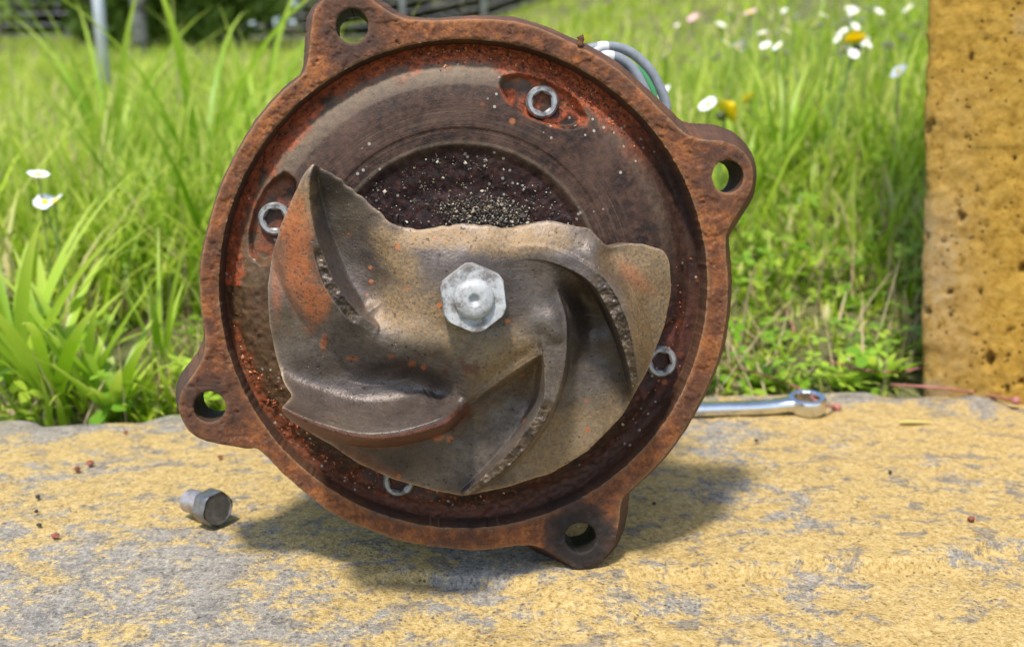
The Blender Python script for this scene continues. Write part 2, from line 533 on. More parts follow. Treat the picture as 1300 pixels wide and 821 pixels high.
def kerb():
    ls = np.r_[np.arange(-1.6, -.32, .02), np.arange(-.32, .42, .0011), np.arange(.42, 1.8, .02)]
    wid = KREAR - KFRONT
    # cross-section, from the rear foot over the top to the foot of the front
    sec = [(KREAR + .001, -.10), (KREAR, -.05), (KREAR, -.02), (KREAR - .002, -.004)]
    sec += [(KREAR - .006 - s, 0) for s in np.linspace(0, wid - .014, 230)]
    sec += [(KFRONT + .008 - .008 * math.sin(a), -.008 + .008 * math.cos(a)) for a in np.linspace(.1, 1.5, 14)]
    sec += [(KFRONT - .0005, -.010 - s) for s in np.linspace(0, .06, 50)]
    sec += [(KFRONT - .001, -.12), (KFRONT - .001, -.25)]
    sec = np.array(sec)
    nrm = np.gradient(sec, axis=0); nrm = np.c_[nrm[:, 1], -nrm[:, 0]]
    nrm /= np.linalg.norm(nrm, axis=1)[:, None]
    L, I = np.meshgrid(ls, np.arange(len(sec)), indexing='ij')
    q, z = sec[I, 0], sec[I, 1]
    p = np.stack([L, q, z], -1).reshape(-1, 3)
    front = smoothstep(KFRONT + .035, KFRONT + .004, p[:, 1])
    rear = smoothstep(KREAR - .02, KREAR, p[:, 1])
    d = fbm(p, 60, 5, 3, .55) * .0022 + fbm(p, 14, 3, 9) * .0022
    flat = (p[:, 2] > -.001) & (p[:, 1] < KREAR - .004)
    d = d - .0012
    # chipped arris
    ch = fbm(p * np.array([1, 1, .4]), 32, 4, 21)
    d -= front * (smoothstep(.06, .16, ch) * .004)
    d -= front * smoothstep(.0, .06, np.abs(fbm(p, 22, 3, 33))) * .0012
    d += front * fbm(p, 240, 4, 5) * .0022
    # the spalled strip towards the front, ragged edge
    lq = p[:, 1] - KLEDGE + fbm(p * np.array([1, .3, 0]), 22, 6, 44, .66) * .030 - .010 * smoothstep(.02, -.12, p[:, 0]) - .004
    led = smoothstep(.0006, -.0006, lq) * smoothstep(-.06, .03, p[:, 0] + fbm(p, 20, 3, 45) * .1) * (p[:, 1] > KFRONT + .006)
    d -= led * (.0040 + fbm(p, 130, 4, 46) * .0025)
    d -= .0014 * np.exp(-(lq / .0012) ** 2) * smoothstep(.0, .1, p[:, 0] + fbm(p, 30, 2, 47) * .2) * (np.abs(p[:, 2]) < .002)
    d -= rear * smoothstep(-.05, .2, fbm(p, 18, 4, 40)) * .009
    n3 = np.stack([np.zeros_like(L), nrm[I, 0], nrm[I, 1]], -1).reshape(-1, 3)
    p2 = p + n3 * d[:, None]
    # the lowest lug rests on the surface: keep the top within the plane there
    eb = np.array([EB @ KD, EB @ KP])
    dd = np.linalg.norm(p2[:, :2] - eb, axis=1)
    k = smoothstep(.035, .006, dd) * flat
    p2[:, 2] = p2[:, 2] * (1 - k) - .0002 * k
    X = p2[:, :1] * KD + p2[:, 1:2] * KP + np.c_[np.zeros(len(p2)), np.zeros(len(p2)), p2[:, 2]]
    qd = KREAR - p[:, 1]
    yel = .12 + smoothstep(.0, .05, qd) * .42 + smoothstep(-.1, .12, p[:, 0]) * .10 + front * .12 - .16 * smoothstep(-.02, -.08, p[:, 0]) * smoothstep(.105, .14, qd)
    yel += .12 * smoothstep(-.03, -.1, p[:, 0]) * np.exp(-((qd - .08) / .03) ** 2)
    yel -= .18 * np.exp(-((p[:, 0] + .05) ** 2 / .12 ** 2 + (p[:, 1] - KLEDGE - .008) ** 2 / .030 ** 2))
    me = mesh('kerb', X, grid_faces(len(ls), len(sec))[:, ::-1], MK, attrs={'yellow': yel})
    o = obj('kerb', me)
    tag(o, 'yellow lichen stained concrete kerb slab under the pump', None, None, 'structure')


kerb()


def ground_z(x, q):
    """meadow height; q = distance beyond the rear edge of the kerb"""
    r = smoothstep(-.15, .45, x / np.maximum(.6 + q, .3))
    s = .065 + .165 * r
    q = np.maximum(q, 0)
    qq = np.where(q < 1.6, q, 1.6 + (q - 1.6) * 1.15)
    z = s * qq
    z = np.where(q > 4, z - 0 * q, z)
    p = np.c_[np.ravel(x), np.ravel(q)]
    b = (fbm(p, 3.0, 3, 50) * .05).reshape(np.shape(x)) * smoothstep(0, .5, q)
    return -.012 + z + b


def kq(x, y):
    return KD[0] * x + KD[1] * y, KP[0] * x + KP[1] * y - KREAR


def meadow():
    y = np.r_[np.linspace(-3, -.02, 8), np.linspace(0, 3, 110), np.geomspace(3.1, 160, 50)]
    xx = np.r_[-np.geomspace(110, 1.3, 40), np.linspace(-1.25, 1.25, 110), np.geomspace(1.3, 110, 40)]
    q, l = np.meshgrid(y, xx)
    X = l[..., None] * KD + (q + KREAR)[..., None] * KP
    z = ground_z(X[..., 0], q)
    fr = q < -.05                                  # the ground in front of the kerb lies lower
    z = np.where(q < -(KREAR - KFRONT) * .5, -.2, z)
    z = z + fbm(np.c_[l.ravel(), q.ravel()], 22, 4, 4).reshape(z.shape) * .012
    X[..., 2] = z
    m = M('meadow_soil')
    n1 = m.noise(6, 5); n2 = m.noise(90, 6, .7)
    c = m.ramp(n2, [(.3, (.03, .022, .013)), (.5, (.10, .07, .035)), (.7, (.22, .16, .08))])
    c = m.mix(m.ramp(n1, [(.4, .15), (.6, .5)]), c, (.11, .16, .025))
    m.set(c, .95, 0, m.bump(n2, .6, .01))
    o = obj('meadow_ground', mesh('meadow_ground', X.reshape(-1, 3), grid_faces(len(xx), len(y))[:, ::-1], m.m))
    tag(o, 'grassy meadow ground rising behind the kerb', None, None, 'structure')


meadow()

# ================================================================== the pump
pump = empty('centrifugal_pump', EB)
pump.rotation_euler = Matrix(ROT.T.tolist()).to_euler()
tag(pump, 'rusty round pump with lugged flange and broken impeller standing on the kerb', 'pump')

OUT = [(399, 15), (405, 5), (416, -5), (432, -11), (450, -11), (466, -4), (480, 5), (494, 15), (512, 23), (535, 26), (560, 26), (600, 24),
       (630, 25), (660, 29), (692, 39), (731, 57), (761, 73), (790, 93), (818, 119), (846, 147), (866, 166), (880, 174),
       (900, 178), (920, 180), (938, 188), (951, 202), (956, 222), (952, 244), (938, 268), (926, 288), (921, 306),
       (922, 330), (924, 360), (922, 400), (914, 445), (901, 482), (880, 524), (855, 564), (824, 600),
       (797, 625), (788, 640), (785, 665), (778, 692), (763, 713), (750, 721), (737, 723), (722, 716), (700, 702), (681, 693), (660, 692),
       (632, 695), (600, 698), (551, 693), (510, 686), (456, 667), (419, 649), (390, 627), (361, 602), (338, 578), (324, 569),
       (302, 567), (273, 562), (251, 555), (235, 540), (227, 518), (230, 498), (241, 481), (255, 459), (260, 441), (260, 420), (256, 395),
       (254, 360), (256, 328), (264, 292), (275, 252), (295, 206), (324, 157), (357, 118), (381, 98), (389, 85), (393, 60), (396, 30)]
OUT = catmull(OUT, 8)
rr_ = np.random.default_rng(3)
OUT = OUT + np.c_[fbm(OUT / 6, 1, 3, 5), fbm(OUT / 6, 1, 3, 6)] * 1.6


def circ(cx, cy, rx, ry=None, n=160, jit=0):
    a = np.arange(n) / n * 2 * math.pi
    p = np.c_[cx + rx * np.cos(a), cy + (ry or rx) * np.sin(a)]
    if jit: p += np.c_[fbm(p / 5, 1, 3, 8), fbm(p / 5, 1, 3, 9)] * jit
    return p


INN = circ(588, 360, 310, n=900, jit=2)
HOLES = [circ(447, 33, 21, 22, 90, 1.5), circ(924, 224, 20, 21, 90, 1.5), circ(266, 516, 20.5, 19.5, 90, 1.5), circ(737, 682, 20, 19, 90, 1.5)]
LUG = np.array([(447, 33), (924, 224), (266, 516), (737, 682)])


def flange_w(p, e):
    w = fbm(p / 90, 1, 2, 11) * .0005 + fbm(p / 5, 1, 3, 12) * .0004
    w += .00035 * smoothstep(.0, .03, fbm(p / 22, 1, 4, 13, .62)) - .0005 * smoothstep(.30, .36, fbm(p / 6, 1, 2, 14))
    w -= .0005 * np.exp(-e / 1.2)
    return w


def out_skirt(f):
    def g(p):
        d = np.linalg.norm(p - np.array([530, 235]), axis=1)
        ang = np.arctan2(-(p[:, 1] - 360), p[:, 0] - 588)
        extra = .0 + 6.5 * np.clip(np.cos(ang - .0), 0, 1) + 4.0 * np.clip(np.cos(ang - 1.6), 0, 1)
        extra += fbm(p / 9, 1, 4, 15) * 2
        return (d * .046 + extra) * KM * f, np.full(len(p), -.017 * f)
    return g


V, Q, SQ, pp, n0, ed = relief([OUT, INN] + HOLES, 1.7, flange_w,
                              [[out_skirt(.06), out_skirt(.5), out_skirt(.97), out_skirt(1.0)],
                               [(.0004, -.0012), (.0005, -.006), (.0002, -.013)]] +
                              [[(0, -.0008), (0, -.006), (0, -.012), (0, -.0165)]] * 4)
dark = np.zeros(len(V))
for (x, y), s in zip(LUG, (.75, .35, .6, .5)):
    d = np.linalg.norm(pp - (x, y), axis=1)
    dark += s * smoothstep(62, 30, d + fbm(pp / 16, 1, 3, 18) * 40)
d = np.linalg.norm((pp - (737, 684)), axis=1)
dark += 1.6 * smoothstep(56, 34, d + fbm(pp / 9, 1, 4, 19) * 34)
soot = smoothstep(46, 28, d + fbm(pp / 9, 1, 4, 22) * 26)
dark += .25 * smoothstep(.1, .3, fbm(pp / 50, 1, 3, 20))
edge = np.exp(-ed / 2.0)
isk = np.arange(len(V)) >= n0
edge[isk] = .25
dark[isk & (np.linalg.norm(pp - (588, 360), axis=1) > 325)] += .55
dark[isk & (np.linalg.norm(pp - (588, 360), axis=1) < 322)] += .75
dark[isk & (np.linalg.norm(pp - (737, 682), axis=1) < 24)] += 1  # shade inside the lowest lug's hole, painted on its wall
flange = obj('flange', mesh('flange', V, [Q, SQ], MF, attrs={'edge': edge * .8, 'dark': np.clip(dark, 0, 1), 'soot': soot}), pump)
flange['label'] = 'rust brown cast flange ring with four drilled lugs'

# --- cover plate behind the flange
NUTC = (600, 376)
SCREWS = [(689, 129, -.0060), (348, 278, -.0065), (841, 460, -.0065), (506, 612, -.0070)]
CC = P(588, 360, 0.0)


def plate():
    na, r = 900, np.r_[np.linspace(0, 100, 12), np.linspace(103, 160, 26), np.linspace(161.5, 200, 28), np.linspace(203, 240, 18), np.linspace(241.2, 326, 70)]
    a = np.arange(na) / na * 2 * math.pi
    A, Rr = np.meshgrid(a, r, indexing='ij')
    pu, pv = Rr * np.cos(A), Rr * np.sin(A)
    w = np.interp(Rr, [0, 120, 164, 172, 176, 196, 197, 232, 250, 268, 283, 294, 302, 330],
                  [-11, -8, -4.6, -3.2, -2.5, -2.3, -2.0, -2.0, -2.5, -4.2, -6.4, -8.6, -9.6, -10]) * .001
    pts = np.c_[pu.ravel(), pv.ravel()]
    wf = w.ravel()
    rf = Rr.ravel()
    low = smoothstep(-.3, .5, -(pts @ np.array([.45, .89])) / 300)            # lower left side is scaly
    wf = wf + fbm(pts / 60, 1, 2, 60) * .0005
    wf = wf + fbm(pts / 6, 1, 4, 61) * .00014 * (1 + 8 * low * smoothstep(230, 270, rf))
    cav = smoothstep(177, 158, rf + fbm(pts / 12, 1, 3, 58) * 14)
    wf = wf + cav * fbm(pts / 9, 1, 4, 62) * .0012
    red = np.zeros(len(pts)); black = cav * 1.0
    ang = np.degrees(np.arctan2(pts[:, 1], pts[:, 0]))
    nz = fbm(pts / 18, 1, 4, 63)
    top = smoothstep(50, 25, np.abs(ang - 76)) * smoothstep(262, 288, rf - 0 + nz * 40)
    wf += top * np.abs(fbm(pts / 5, 1, 3, 64)) * .0022
    red += top * .95
    red += smoothstep(60, 40, np.abs(ang - 160)) * smoothstep(272, 292, rf + nz * 40) * .95
    red += smoothstep(45, 25, np.abs(ang + 40)) * smoothstep(280, 294, rf + nz * 60) * .15
    red += smoothstep(60, 40, np.abs(ang + 125)) * smoothstep(287, 300, rf + nz * 50) * .45
    for bx, by, bw in SCREWS:
        c = P(bx, by, bw)[:2] / KM - CC[:2] / KM
        d = pts - c
        th = math.atan2(c[1], c[0])
        er = d @ np.array([math.cos(th), math.sin(th)]); et = d @ np.array([-math.sin(th), math.cos(th)])
        k = 1 - np.sqrt((et / 62) ** 2 + (er / 27) ** 2)
        k = k + fbm(pts / 10, 1, 3, 65) * .10
        fl = -.0085
        dep = smoothstep(0, .17, k)
        wf = np.where(dep > 0, wf * (1 - dep) + np.minimum(wf, fl) * dep, wf)
        red += smoothstep(-.12, .15, k) * (1 if by < 200 else .5) * smoothstep(-.15, .1, fbm(pts / 12, 1, 4, 66)) * .9
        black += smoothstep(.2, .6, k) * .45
    lime_sheen = np.exp(-((rf - 268) / 17) ** 2) * smoothstep(75, 35, np.abs(ang - 130)) * .8  # pale shoulder: deposit, with its highlight painted into the colour
    lime_sheen += np.exp(-((rf - 272) / 12) ** 2) * smoothstep(60, 30, np.abs(ang - 55)) * .35
    lime_sheen += np.exp(-((rf - 177) / 3) ** 2) * .5
    black = black + .75 * smoothstep(80, 45, np.abs(ang + 75)) * smoothstep(205, 250, rf + nz * 60) + .35 * smoothstep(50, 25, np.abs(ang - 5)) * smoothstep(262, 285, rf + nz * 40)  # lower arc: dark residue, and shade inside the housing painted into the colour
    scale = low * smoothstep(225, 262, rf + nz * 40) * .8
    flat = smoothstep(174, 178, rf) * smoothstep(246, 205, rf)
    co = np.c_[CC[0] + pts[:, 0] * KM, CC[1] + pts[:, 1] * KM, wf + CC[2]]
    nr = len(r)
    i, j = np.meshgrid(np.arange(na), np.arange(nr - 1), indexing='ij')
    i, j = i.ravel(), j.ravel(); i2 = (i + 1) % na
    F = np.c_[i * nr + j, i * nr + j + 1, i2 * nr + j + 1, i2 * nr + j]
    me = mesh('back_plate', co, F, MP, attrs={'red': np.clip(red, 0, 1), 'black': np.clip(black, 0, 1), 'lime_sheen': np.clip(lime_sheen, 0, 1),
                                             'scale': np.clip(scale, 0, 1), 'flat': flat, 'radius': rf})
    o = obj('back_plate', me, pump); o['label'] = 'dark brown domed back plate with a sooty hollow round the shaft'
    return co, rf, ang


PLV, PLR, PLA = plate()

# --- grains of scale and rust lying on the plate
def grains(name, n, pick, size, mat, label, jit=.0003):
    ico = np.array([(1, 0, 0), (-1, 0, 0), (0, 1, 0), (0, -1, 0), (0, 0, 1), (0, 0, -1)], float)
    tri = np.array([(0, 2, 4), (2, 1, 4), (1, 3, 4), (3, 0, 4), (2, 0, 5), (1, 2, 5), (3, 1, 5), (0, 3, 5)])
    idx = rng.choice(np.flatnonzero(pick > rng.random(len(pick))), n)
    c = PLV[idx] + rng.normal(0, 1, (n, 3)) * np.array([jit, jit, .0003])
    s = size * rng.lognormal(0, .45, n)
    V = c[:, None] + (ico[None] + rng.normal(0, .28, (n, 6, 3))) * s[:, None, None]
    T = (tri[None] + np.arange(n)[:, None, None] * 6).reshape(-1, 3)
    o = obj(name, mesh(name, V.reshape(-1, 3), T, mat, smooth=False, attrs={'rnd': np.repeat(rng.random(n), 6)}), pump)
    o['kind'] = 'stuff'; o['label'] = label


def mat_grain(name, stops):
    m = M(name); return m.set(m.ramp(m.attr('rnd'), stops), .85)


px_, py_ = PLV[:, 0] / KM - CC[0] / KM, PLV[:, 1] / KM - CC[1] / KM
pk = smoothstep(70, 20, np.abs(px_ - 25)) * smoothstep(24, 8, np.abs(py_ - 86 - px_ * .02 + (px_ / 70) ** 2 * 6)) * (PLR < 165)
pk = np.maximum(pk, .03 * (PLR < 165) * (py_ > 60))
grains('lime_crust', 4200, pk, .00026, mat_grain('lime_grains', [(0, (.02, .014, .012)), (.55, (.07, .05, .035)), (.75, (.26, .20, .12)), (1, (.50, .44, .34))]),
       'pale granular crust in the hollow above the impeller', .0011)
nz_ = fbm(np.c_[px_, py_] / 25, 1, 3, 70)
pr = smoothstep(45, 15, np.abs(PLA - 74)) * smoothstep(270, 288, PLR + nz_ * 30) * (PLR < 300)
pr = np.maximum(pr, .3 * smoothstep(60, 30, np.abs(PLA + 125)) * smoothstep(255, 285, PLR + nz_ * 50) * (PLR < 305))
pr = np.maximum(pr, .12 * smoothstep(35, 20, np.abs(PLA + 25)) * smoothstep(262, 290, PLR + nz_ * 80) * (PLR < 305))
pr = np.maximum(pr, .15 * smoothstep(40, 20, np.abs(PLA - 160)) * smoothstep(284, 298, PLR + nz_ * 30) * (PLR < 305))
grains('rust_crust', 1300, pr, .00024, mat_grain('rust_grains', [(0, (.10, .030, .014)), (.5, (.32, .065, .022)), (.85, (.52, .15, .045)), (1, (.55, .36, .20))]),
       'flaking red rust in the groove inside the flange')

# --- impeller
IMP = [(397, 207), (385, 222), (372, 250), (357, 285), (346, 320), (340, 365), (342, 410), (350, 450), (360, 485), (372, 503), (356, 519),
       (366, 532), (390, 547), (420, 564), (455, 588), (500, 608), (550, 622), (588, 629), (640, 619), (700, 600), (745, 573), (790, 527),
       (822, 470), (843, 415), (852, 370), (850, 333), (843, 318), (815, 309), (790, 310), (774, 314), (762, 305), (750, 293), (744, 288),
       (715, 284), (690, 281), (665, 287), (640, 290), (615, 286), (590, 284), (565, 287), (540, 292), (515, 291), (500, 285), (480, 268),
       (460, 250), (440, 235), (420, 220)]


def resample(p, step=3.0):
    p = np.asarray(p, float); q = np.roll(p, -1, 0); r = []
    for a, b in zip(p, q):
        m = max(1, int(np.linalg.norm(b - a) / step)); r.append(a + (b - a) * (np.arange(m) / m)[:, None])
    r = np.vstack(r)
    for _ in range(3): r = .25 * np.roll(r, 1, 0) + .5 * r + .25 * np.roll(r, -1, 0)
    return r


IMP = resample(IMP)
brk = smoothstep(315, 290, IMP[:, 1]) * smoothstep(395, 420, IMP[:, 0])
IMP = IMP + np.c_[fbm(IMP / 10, 1, 3, 81), fbm(IMP / 10, 1, 4, 82)] * (1.2 + 5 * brk[:, None])

BASE = np.array([
    # hub
    (600, 376, 34), (555, 376, 33.6), (645, 376, 33.6), (600, 330, 33.4), (600, 424, 33.6), (565, 340, 33), (640, 340, 33.2), (560, 415, 33.2), (645, 415, 33.4),
    # broken upper edge
    (515, 292, 28), (560, 290, 29), (600, 288, 29.5), (650, 292, 30), (690, 284, 30.5), (742, 290, 31.2), (620, 305, 32), (690, 310, 33.2), (720, 300, 32.6), (655, 318, 33.2),
    # hollow behind the upper left vane
    (405, 225, 31), (420, 250, 28), (440, 290, 25), (460, 335, 24), (475, 372, 25), (484, 392, 27.2), (430, 335, 23.5), (415, 285, 25.5), (460, 262, 28),
    (485, 300, 28.5), (505, 340, 29.5), (515, 385, 31), (500, 415, 31.5), (530, 310, 30.5), (450, 370, 24.5),
    # outer flank of it
    (342, 350, 19), (343, 420, 18.5), (362, 290, 22), (375, 245, 27.5), (370, 380, 22.5), (385, 425, 22), (404, 455, 21.5), (374, 495, 19.5), (425, 425, 24.5),
    # left hollow
    (410, 480, 20), (450, 497, 20.3), (500, 500, 20.8), (540, 494, 21.5), (562, 490, 21.5), (425, 450, 22), (452, 456, 21.6), (487, 468, 21.2), (522, 477, 21.5), (552, 482, 22), (375, 515, 20),
    (470, 432, 30), (500, 447, 30.5), (540, 458, 31), (580, 468, 31.3), (592, 495, 29.5), (588, 512, 27),
    # hub below the nut, root of the lower vane
    (600, 452, 33), (640, 445, 33), (612, 480, 31), (640, 462, 31.2), (668, 445, 32.4), (690, 425, 33), (690, 385, 33), (712, 400, 32.6), (680, 350, 32.8), (700, 365, 32.4), (662, 380, 33.5), (668, 410, 33.4), (716, 430, 32.4),
    # lower hollow
    (682, 469, 22.5), (668, 488, 20), (645, 517, 18.6), (600, 531, 19), (622, 513, 19), (650, 496, 19.2), (622, 552, 18), (604, 600, 17), (655, 545, 18.8), (605, 532, 19.6), (585, 570, 18), (555, 595, 17.5), (515, 595, 17.5),
    (475, 580, 17.5), (430, 562, 18), (688, 484, 22),
    # right hollow
    (738, 374, 20.5), (750, 388, 19.2), (765, 430, 18.6), (745, 480, 18.6), (730, 530, 18), (700, 570, 17.6), (660, 602, 16.8), (740, 565, 17), (788, 515, 17), (772, 480, 18), (738, 420, 18.8), (734, 450, 18.8),
    # right flank
    (835, 325, 21), (847, 380, 19), (836, 430, 18), (815, 485, 17.2), (786, 318, 23.5), (803, 350, 24), (822, 400, 20.5), (776, 322, 25), (738, 312, 33.4), (748, 335, 34.8), (758, 350, 35.4), (752, 300, 31.5), (762, 318, 32.5),
])


def tps(ctrl, pts, lam=.15):
    c = ctrl[:, :2] / 100; v = ctrl[:, 2]; n = len(c)

    def U(r2): return np.where(r2 > 1e-12, .5 * r2 * np.log(np.maximum(r2, 1e-12)), 0)
    K = U(((c[:, None] - c[None]) ** 2).sum(-1)) + lam * .01 * np.eye(n)
    A = np.c_[np.ones(n), c]
    L = np.block([[K, A], [A.T, np.zeros((3, 3))]])
    s = np.linalg.solve(L, np.r_[v, 0, 0, 0])
    r = np.empty(len(pts))
    for k in range(0, len(pts), 20000):
        q = pts[k:k + 20000] / 100
        r[k:k + 20000] = U(((q[:, None] - c[None]) ** 2).sum(-1)) @ s[:n] + s[n] + q @ s[n + 1:]
    return r


# crest (x, y, height mm, half width), then flank widths on the right-hand and the left-hand side of travel
VANES = {
    'a': (np.array([(475, 418, 31.5, 5), (450, 402, 34, 6), (437, 388, 35, 6.5), (418, 360, 36, 6), (405, 325, 36.5, 4.5), (396, 290, 37, 3), (391, 255, 37, 2.5), (391, 228, 36.8, 2.5), (397, 210, 36, 2)]), 22, 46),
    'b': (np.array([(650, 322, 32, 9), (690, 322, 33.4, 9), (730, 337, 35, 8), (757, 356, 36, 8), (774, 380, 36.3, 8.5), (788, 410, 35.5, 8), (798, 445, 33.5, 6), (804, 480, 30.5, 4), (808, 514, 27, 3)]), 6, 24),
    'c': (np.array([(695, 372, 31.5, 14), (702, 405, 32.5, 17), (704, 440, 32.5, 16), (703, 478, 32, 12), (696, 512, 31, 7.5), (677, 546, 29.3, 7), (650, 580, 27, 6.5), (618, 608, 24, 5), (592, 626, 21, 3)]), 17, 5),
    'd': (np.array([(582, 518, 33, 4), (573, 525, 38, 5), (560, 535, 41, 5), (530, 545, 42, 4.5), (495, 552, 42, 4), (455, 552, 41.5, 3.5), (415, 542, 40.8, 3), (385, 531, 40, 2.5), (361, 519, 39, 2), (340, 506, 38, 2)]), 60, 11),
}


def polydist(p, line):
    """nearest distance, side (+ left of travel on screen), interpolated columns"""
    best = np.full(len(p), 1e9); side = np.zeros(len(p)); val = np.zeros((len(p), line.shape[1] - 2)); tt = np.zeros(len(p))
    n = len(line) - 1
    for k in range(n):
        a, b = line[k, :2], line[k + 1, :2]; ab = b - a; L2 = ab @ ab
        t = np.clip(((p - a) @ ab) / L2, 0, 1)
        q = a + t[:, None] * ab; d = np.linalg.norm(p - q, axis=1)
        m = d < best
        best[m] = d[m]
        cr = ab[0] * (p[:, 1] - a[1]) - ab[1] * (p[:, 0] - a[0])
        side[m] = np.sign(cr)[m]
        val[m] = (line[k, 2:] + t[:, None] * (line[k + 1, 2:] - line[k, 2:]))[m]
        tt[m] = (k + t[m]) / n
    return best, side, val, tt


def smax(a, b, k):
    h = np.clip(.5 + .5 * (a - b) / k, 0, 1)
    return b * (1 - h) + a * h + k * h * (1 - h)


masks = {}
RIDGES = [(np.array([(590, 514, 27.5, 3), (618, 492, 29.2, 3), (648, 471, 30.6, 3), (676, 453, 31.6, 3), (692, 445, 32, 2)]), 8, 70),
          (np.array([(442, 398, 33, 2), (458, 418, 31, 3), (480, 434, 30, 3), (512, 448, 29.8, 3), (548, 462, 29.8, 3), (580, 476, 29.2, 3)]), 18, 70)]


def imp_w(p, e):
    # the corner between the tall lip and the hub is cast with a fillet
    m = np.linalg.norm((p - (572, 496)) * (1, 1.15), axis=1)
    w0 = imp_core(p, e)
    keep = dict(masks)
    for rad in (7.0, 4.0):
        k = m < 46
        acc = 0
        for a in range(8): acc = acc + imp_core(p[k] + rad * np.array([math.cos(a * .785), math.sin(a * .785)]), e[k])
        f = smoothstep(44, 24, m[k])
        w0[k] = w0[k] * (1 - f) + acc / 8 * f
        break
    masks.update(keep)
    return w0


def imp_core(p, e):
    w = tps(BASE, p)
    for ln, fr, fl in RIDGES:
        d, s, v, t = polydist(p, catmull(ln, 10, closed=False))
        x = np.maximum(d - v[:, 1], 0)
        ends = smoothstep(0, .12, t) * smoothstep(1, .88, t)
        w = smax(v[:, 0] - np.where(s > 0, 11 * np.minimum(x / fr, 2) ** 1.3, 12 * x / fl) - 5.0 * (1 - ends), w, 3.5)
    reg = np.full(len(p), -1); broken = np.zeros(len(p)); umber = np.zeros(len(p))
    for k, (key, (ln, fr, fl)) in enumerate(VANES.items()):
        d, s, v, t = polydist(p, catmull(ln, 10, closed=False))
        hw = v[:, 1]
        x = np.maximum(d - hw, 0)
        wid = np.where(s > 0, fr, fl)               # s > 0: right-hand side on a y-down picture
        if key == 'd': wid = fl + (wid - fl) * (.35 + .65 * smoothstep(0, .3, t))
        u = np.clip(x / wid, 0, 3)
        if key == 'd': prof = np.where(s > 0, 22.5 * (1 - (1 - np.minimum(u, 1)) ** 1.8) + 30 * np.maximum(u - 1, 0), 26 * np.minimum(u, 1.2) ** 1.4)
        elif key in 'ab': prof = np.where(s > 0, 14 * u ** 1.0 + 16 * np.maximum(u - 1, 0), 12 * u ** 1.15 + 20 * np.maximum(u - 1, 0))
        else: prof = np.where(s > 0, 12 * (1 - (1 - np.minimum(u, 1)) ** 1.7) + 25 * np.maximum(u - 1, 0), 14 * u)
        vw = v[:, 0] - prof
        m = (vw > w - .6) & (d < hw + np.minimum(wid, 30))
        reg[m] = k
        w = smax(vw, w, 3.0 if key == 'd' else 1.6)
        if key in 'abc':
            lo, hi = {'a': (.10, .52), 'b': (.37, 1.1), 'c': (.50, 1.1)}[key]
            bm = smoothstep(hw + 1.5, hw - .5, d) * smoothstep(lo - .02, lo + .03, t) * smoothstep(hi + .03, hi - .03, t)
            broken = np.maximum(broken, bm)
        else:
            umber = np.maximum(umber, smoothstep(1, -1, np.where(s > 0, d - 1.0, -d)) * smoothstep(20, 12, d) * .85)
    w = w + fbm(p / 70, 1, 3, 90) * 1.0 + fbm(p / 16, 1, 4, 91) * .35
    w += broken * (fbm(p / 18, 1, 5, 92, .72) * 3.0 - 1.0)
    w -= .45 * np.exp(-e / 1.3)
    masks['reg'] = reg; masks['broken'] = broken; masks['umber'] = umber
    return w * .001


V, Q, SQ, pp, n0, ed = relief([IMP], 1.15, imp_w, [[(0, -.0010), (-.0002, -.0035), (-.0003, -.0075), (-.0004, -.0120)]])
pad = len(V) - n0
bvn = pad // 5
broken = np.r_[masks['broken'], np.zeros(pad)]; umber = np.r_[masks['umber'], np.zeros(pad)]; reg = masks['reg']
nzl = fbm(pp / 45, 1, 4, 95); nzs = fbm(pp / 12, 1, 4, 96)


def blob(x, y, rx, ry, rot=0, soft=.5):
    d = pp - (x, y); c, s = math.cos(R(rot)), math.sin(R(rot))
    u = (d[:, 0] * c + d[:, 1] * s) / rx; v = (-d[:, 0] * s + d[:, 1] * c) / ry
    return smoothstep(1 + soft, 1 - soft, np.sqrt(u * u + v * v) + nzl * .9 + nzs * .5)


tan = .05 + nzl * .8
for b in ((530, 400, 70, 38, 30), (640, 460, 45, 45), (505, 330, 20, 55, -30), (720, 560, 90, 35, -35), (830, 380, 40, 80), (660, 305, 70, 18),
          (375, 260, 25, 40), (800, 330, 40, 25), (560, 300, 60, 14), (620, 520, 15, 15)):
    tan = np.maximum(tan, blob(*b))
for b in ((470, 490, 95, 26), (640, 540, 40, 55, 30), (440, 370, 40, 40), (755, 440, 30, 70)): tan *= 1 - .75 * blob(*b)
orange = np.maximum(blob(377, 325, 22, 72, -8) * .95, blob(398, 382, 20, 26) * .95)
orange = np.maximum(orange, blob(352, 345, 8, 60) * .5)
for b in ((411, 436, 5, 8), (412, 428, 4, 4), (446, 455, 8, 4), (497, 452, 4, 3), (523, 462, 6, 4), (538, 466, 4, 4), (555, 555, 8, 4), (571, 557, 4, 4),
          (470, 340, 3, 3), (471, 358, 3, 3), ): orange = np.maximum(orange, blob(*b, soft=.35) * .8)
orange = np.maximum(orange, .55 * blob(806, 352, 24, 9, 45, .9))
umber = np.maximum(umber, blob(450, 585, 60, 14, 25) * .7)
umber = np.maximum(umber, .55 * blob(600, 465, 55, 14, -20) * (nzs > 0))
edge = np.exp(-ed / 1.8) * .8
edge[n0 + bvn * 2:] = .1
FA = np.vstack([Q, SQ]); N = vnormals(V, FA)
AT = {'tan': np.clip(tan, 0, 1), 'orange': orange, 'broken': broken, 'umber': umber, 'edge': edge}
fr = reg[Q]; fv = np.where((fr >= 0).sum(1) >= 3, fr.max(1), -1)


def sub(name, F, parent):
    u, inv = np.unique(F, return_inverse=True)
    me = mesh(name, V[u], inv.reshape(-1, 4), MI, attrs={k: a[u] for k, a in AT.items()}, normals=N[u])
    return obj(name, me, parent)


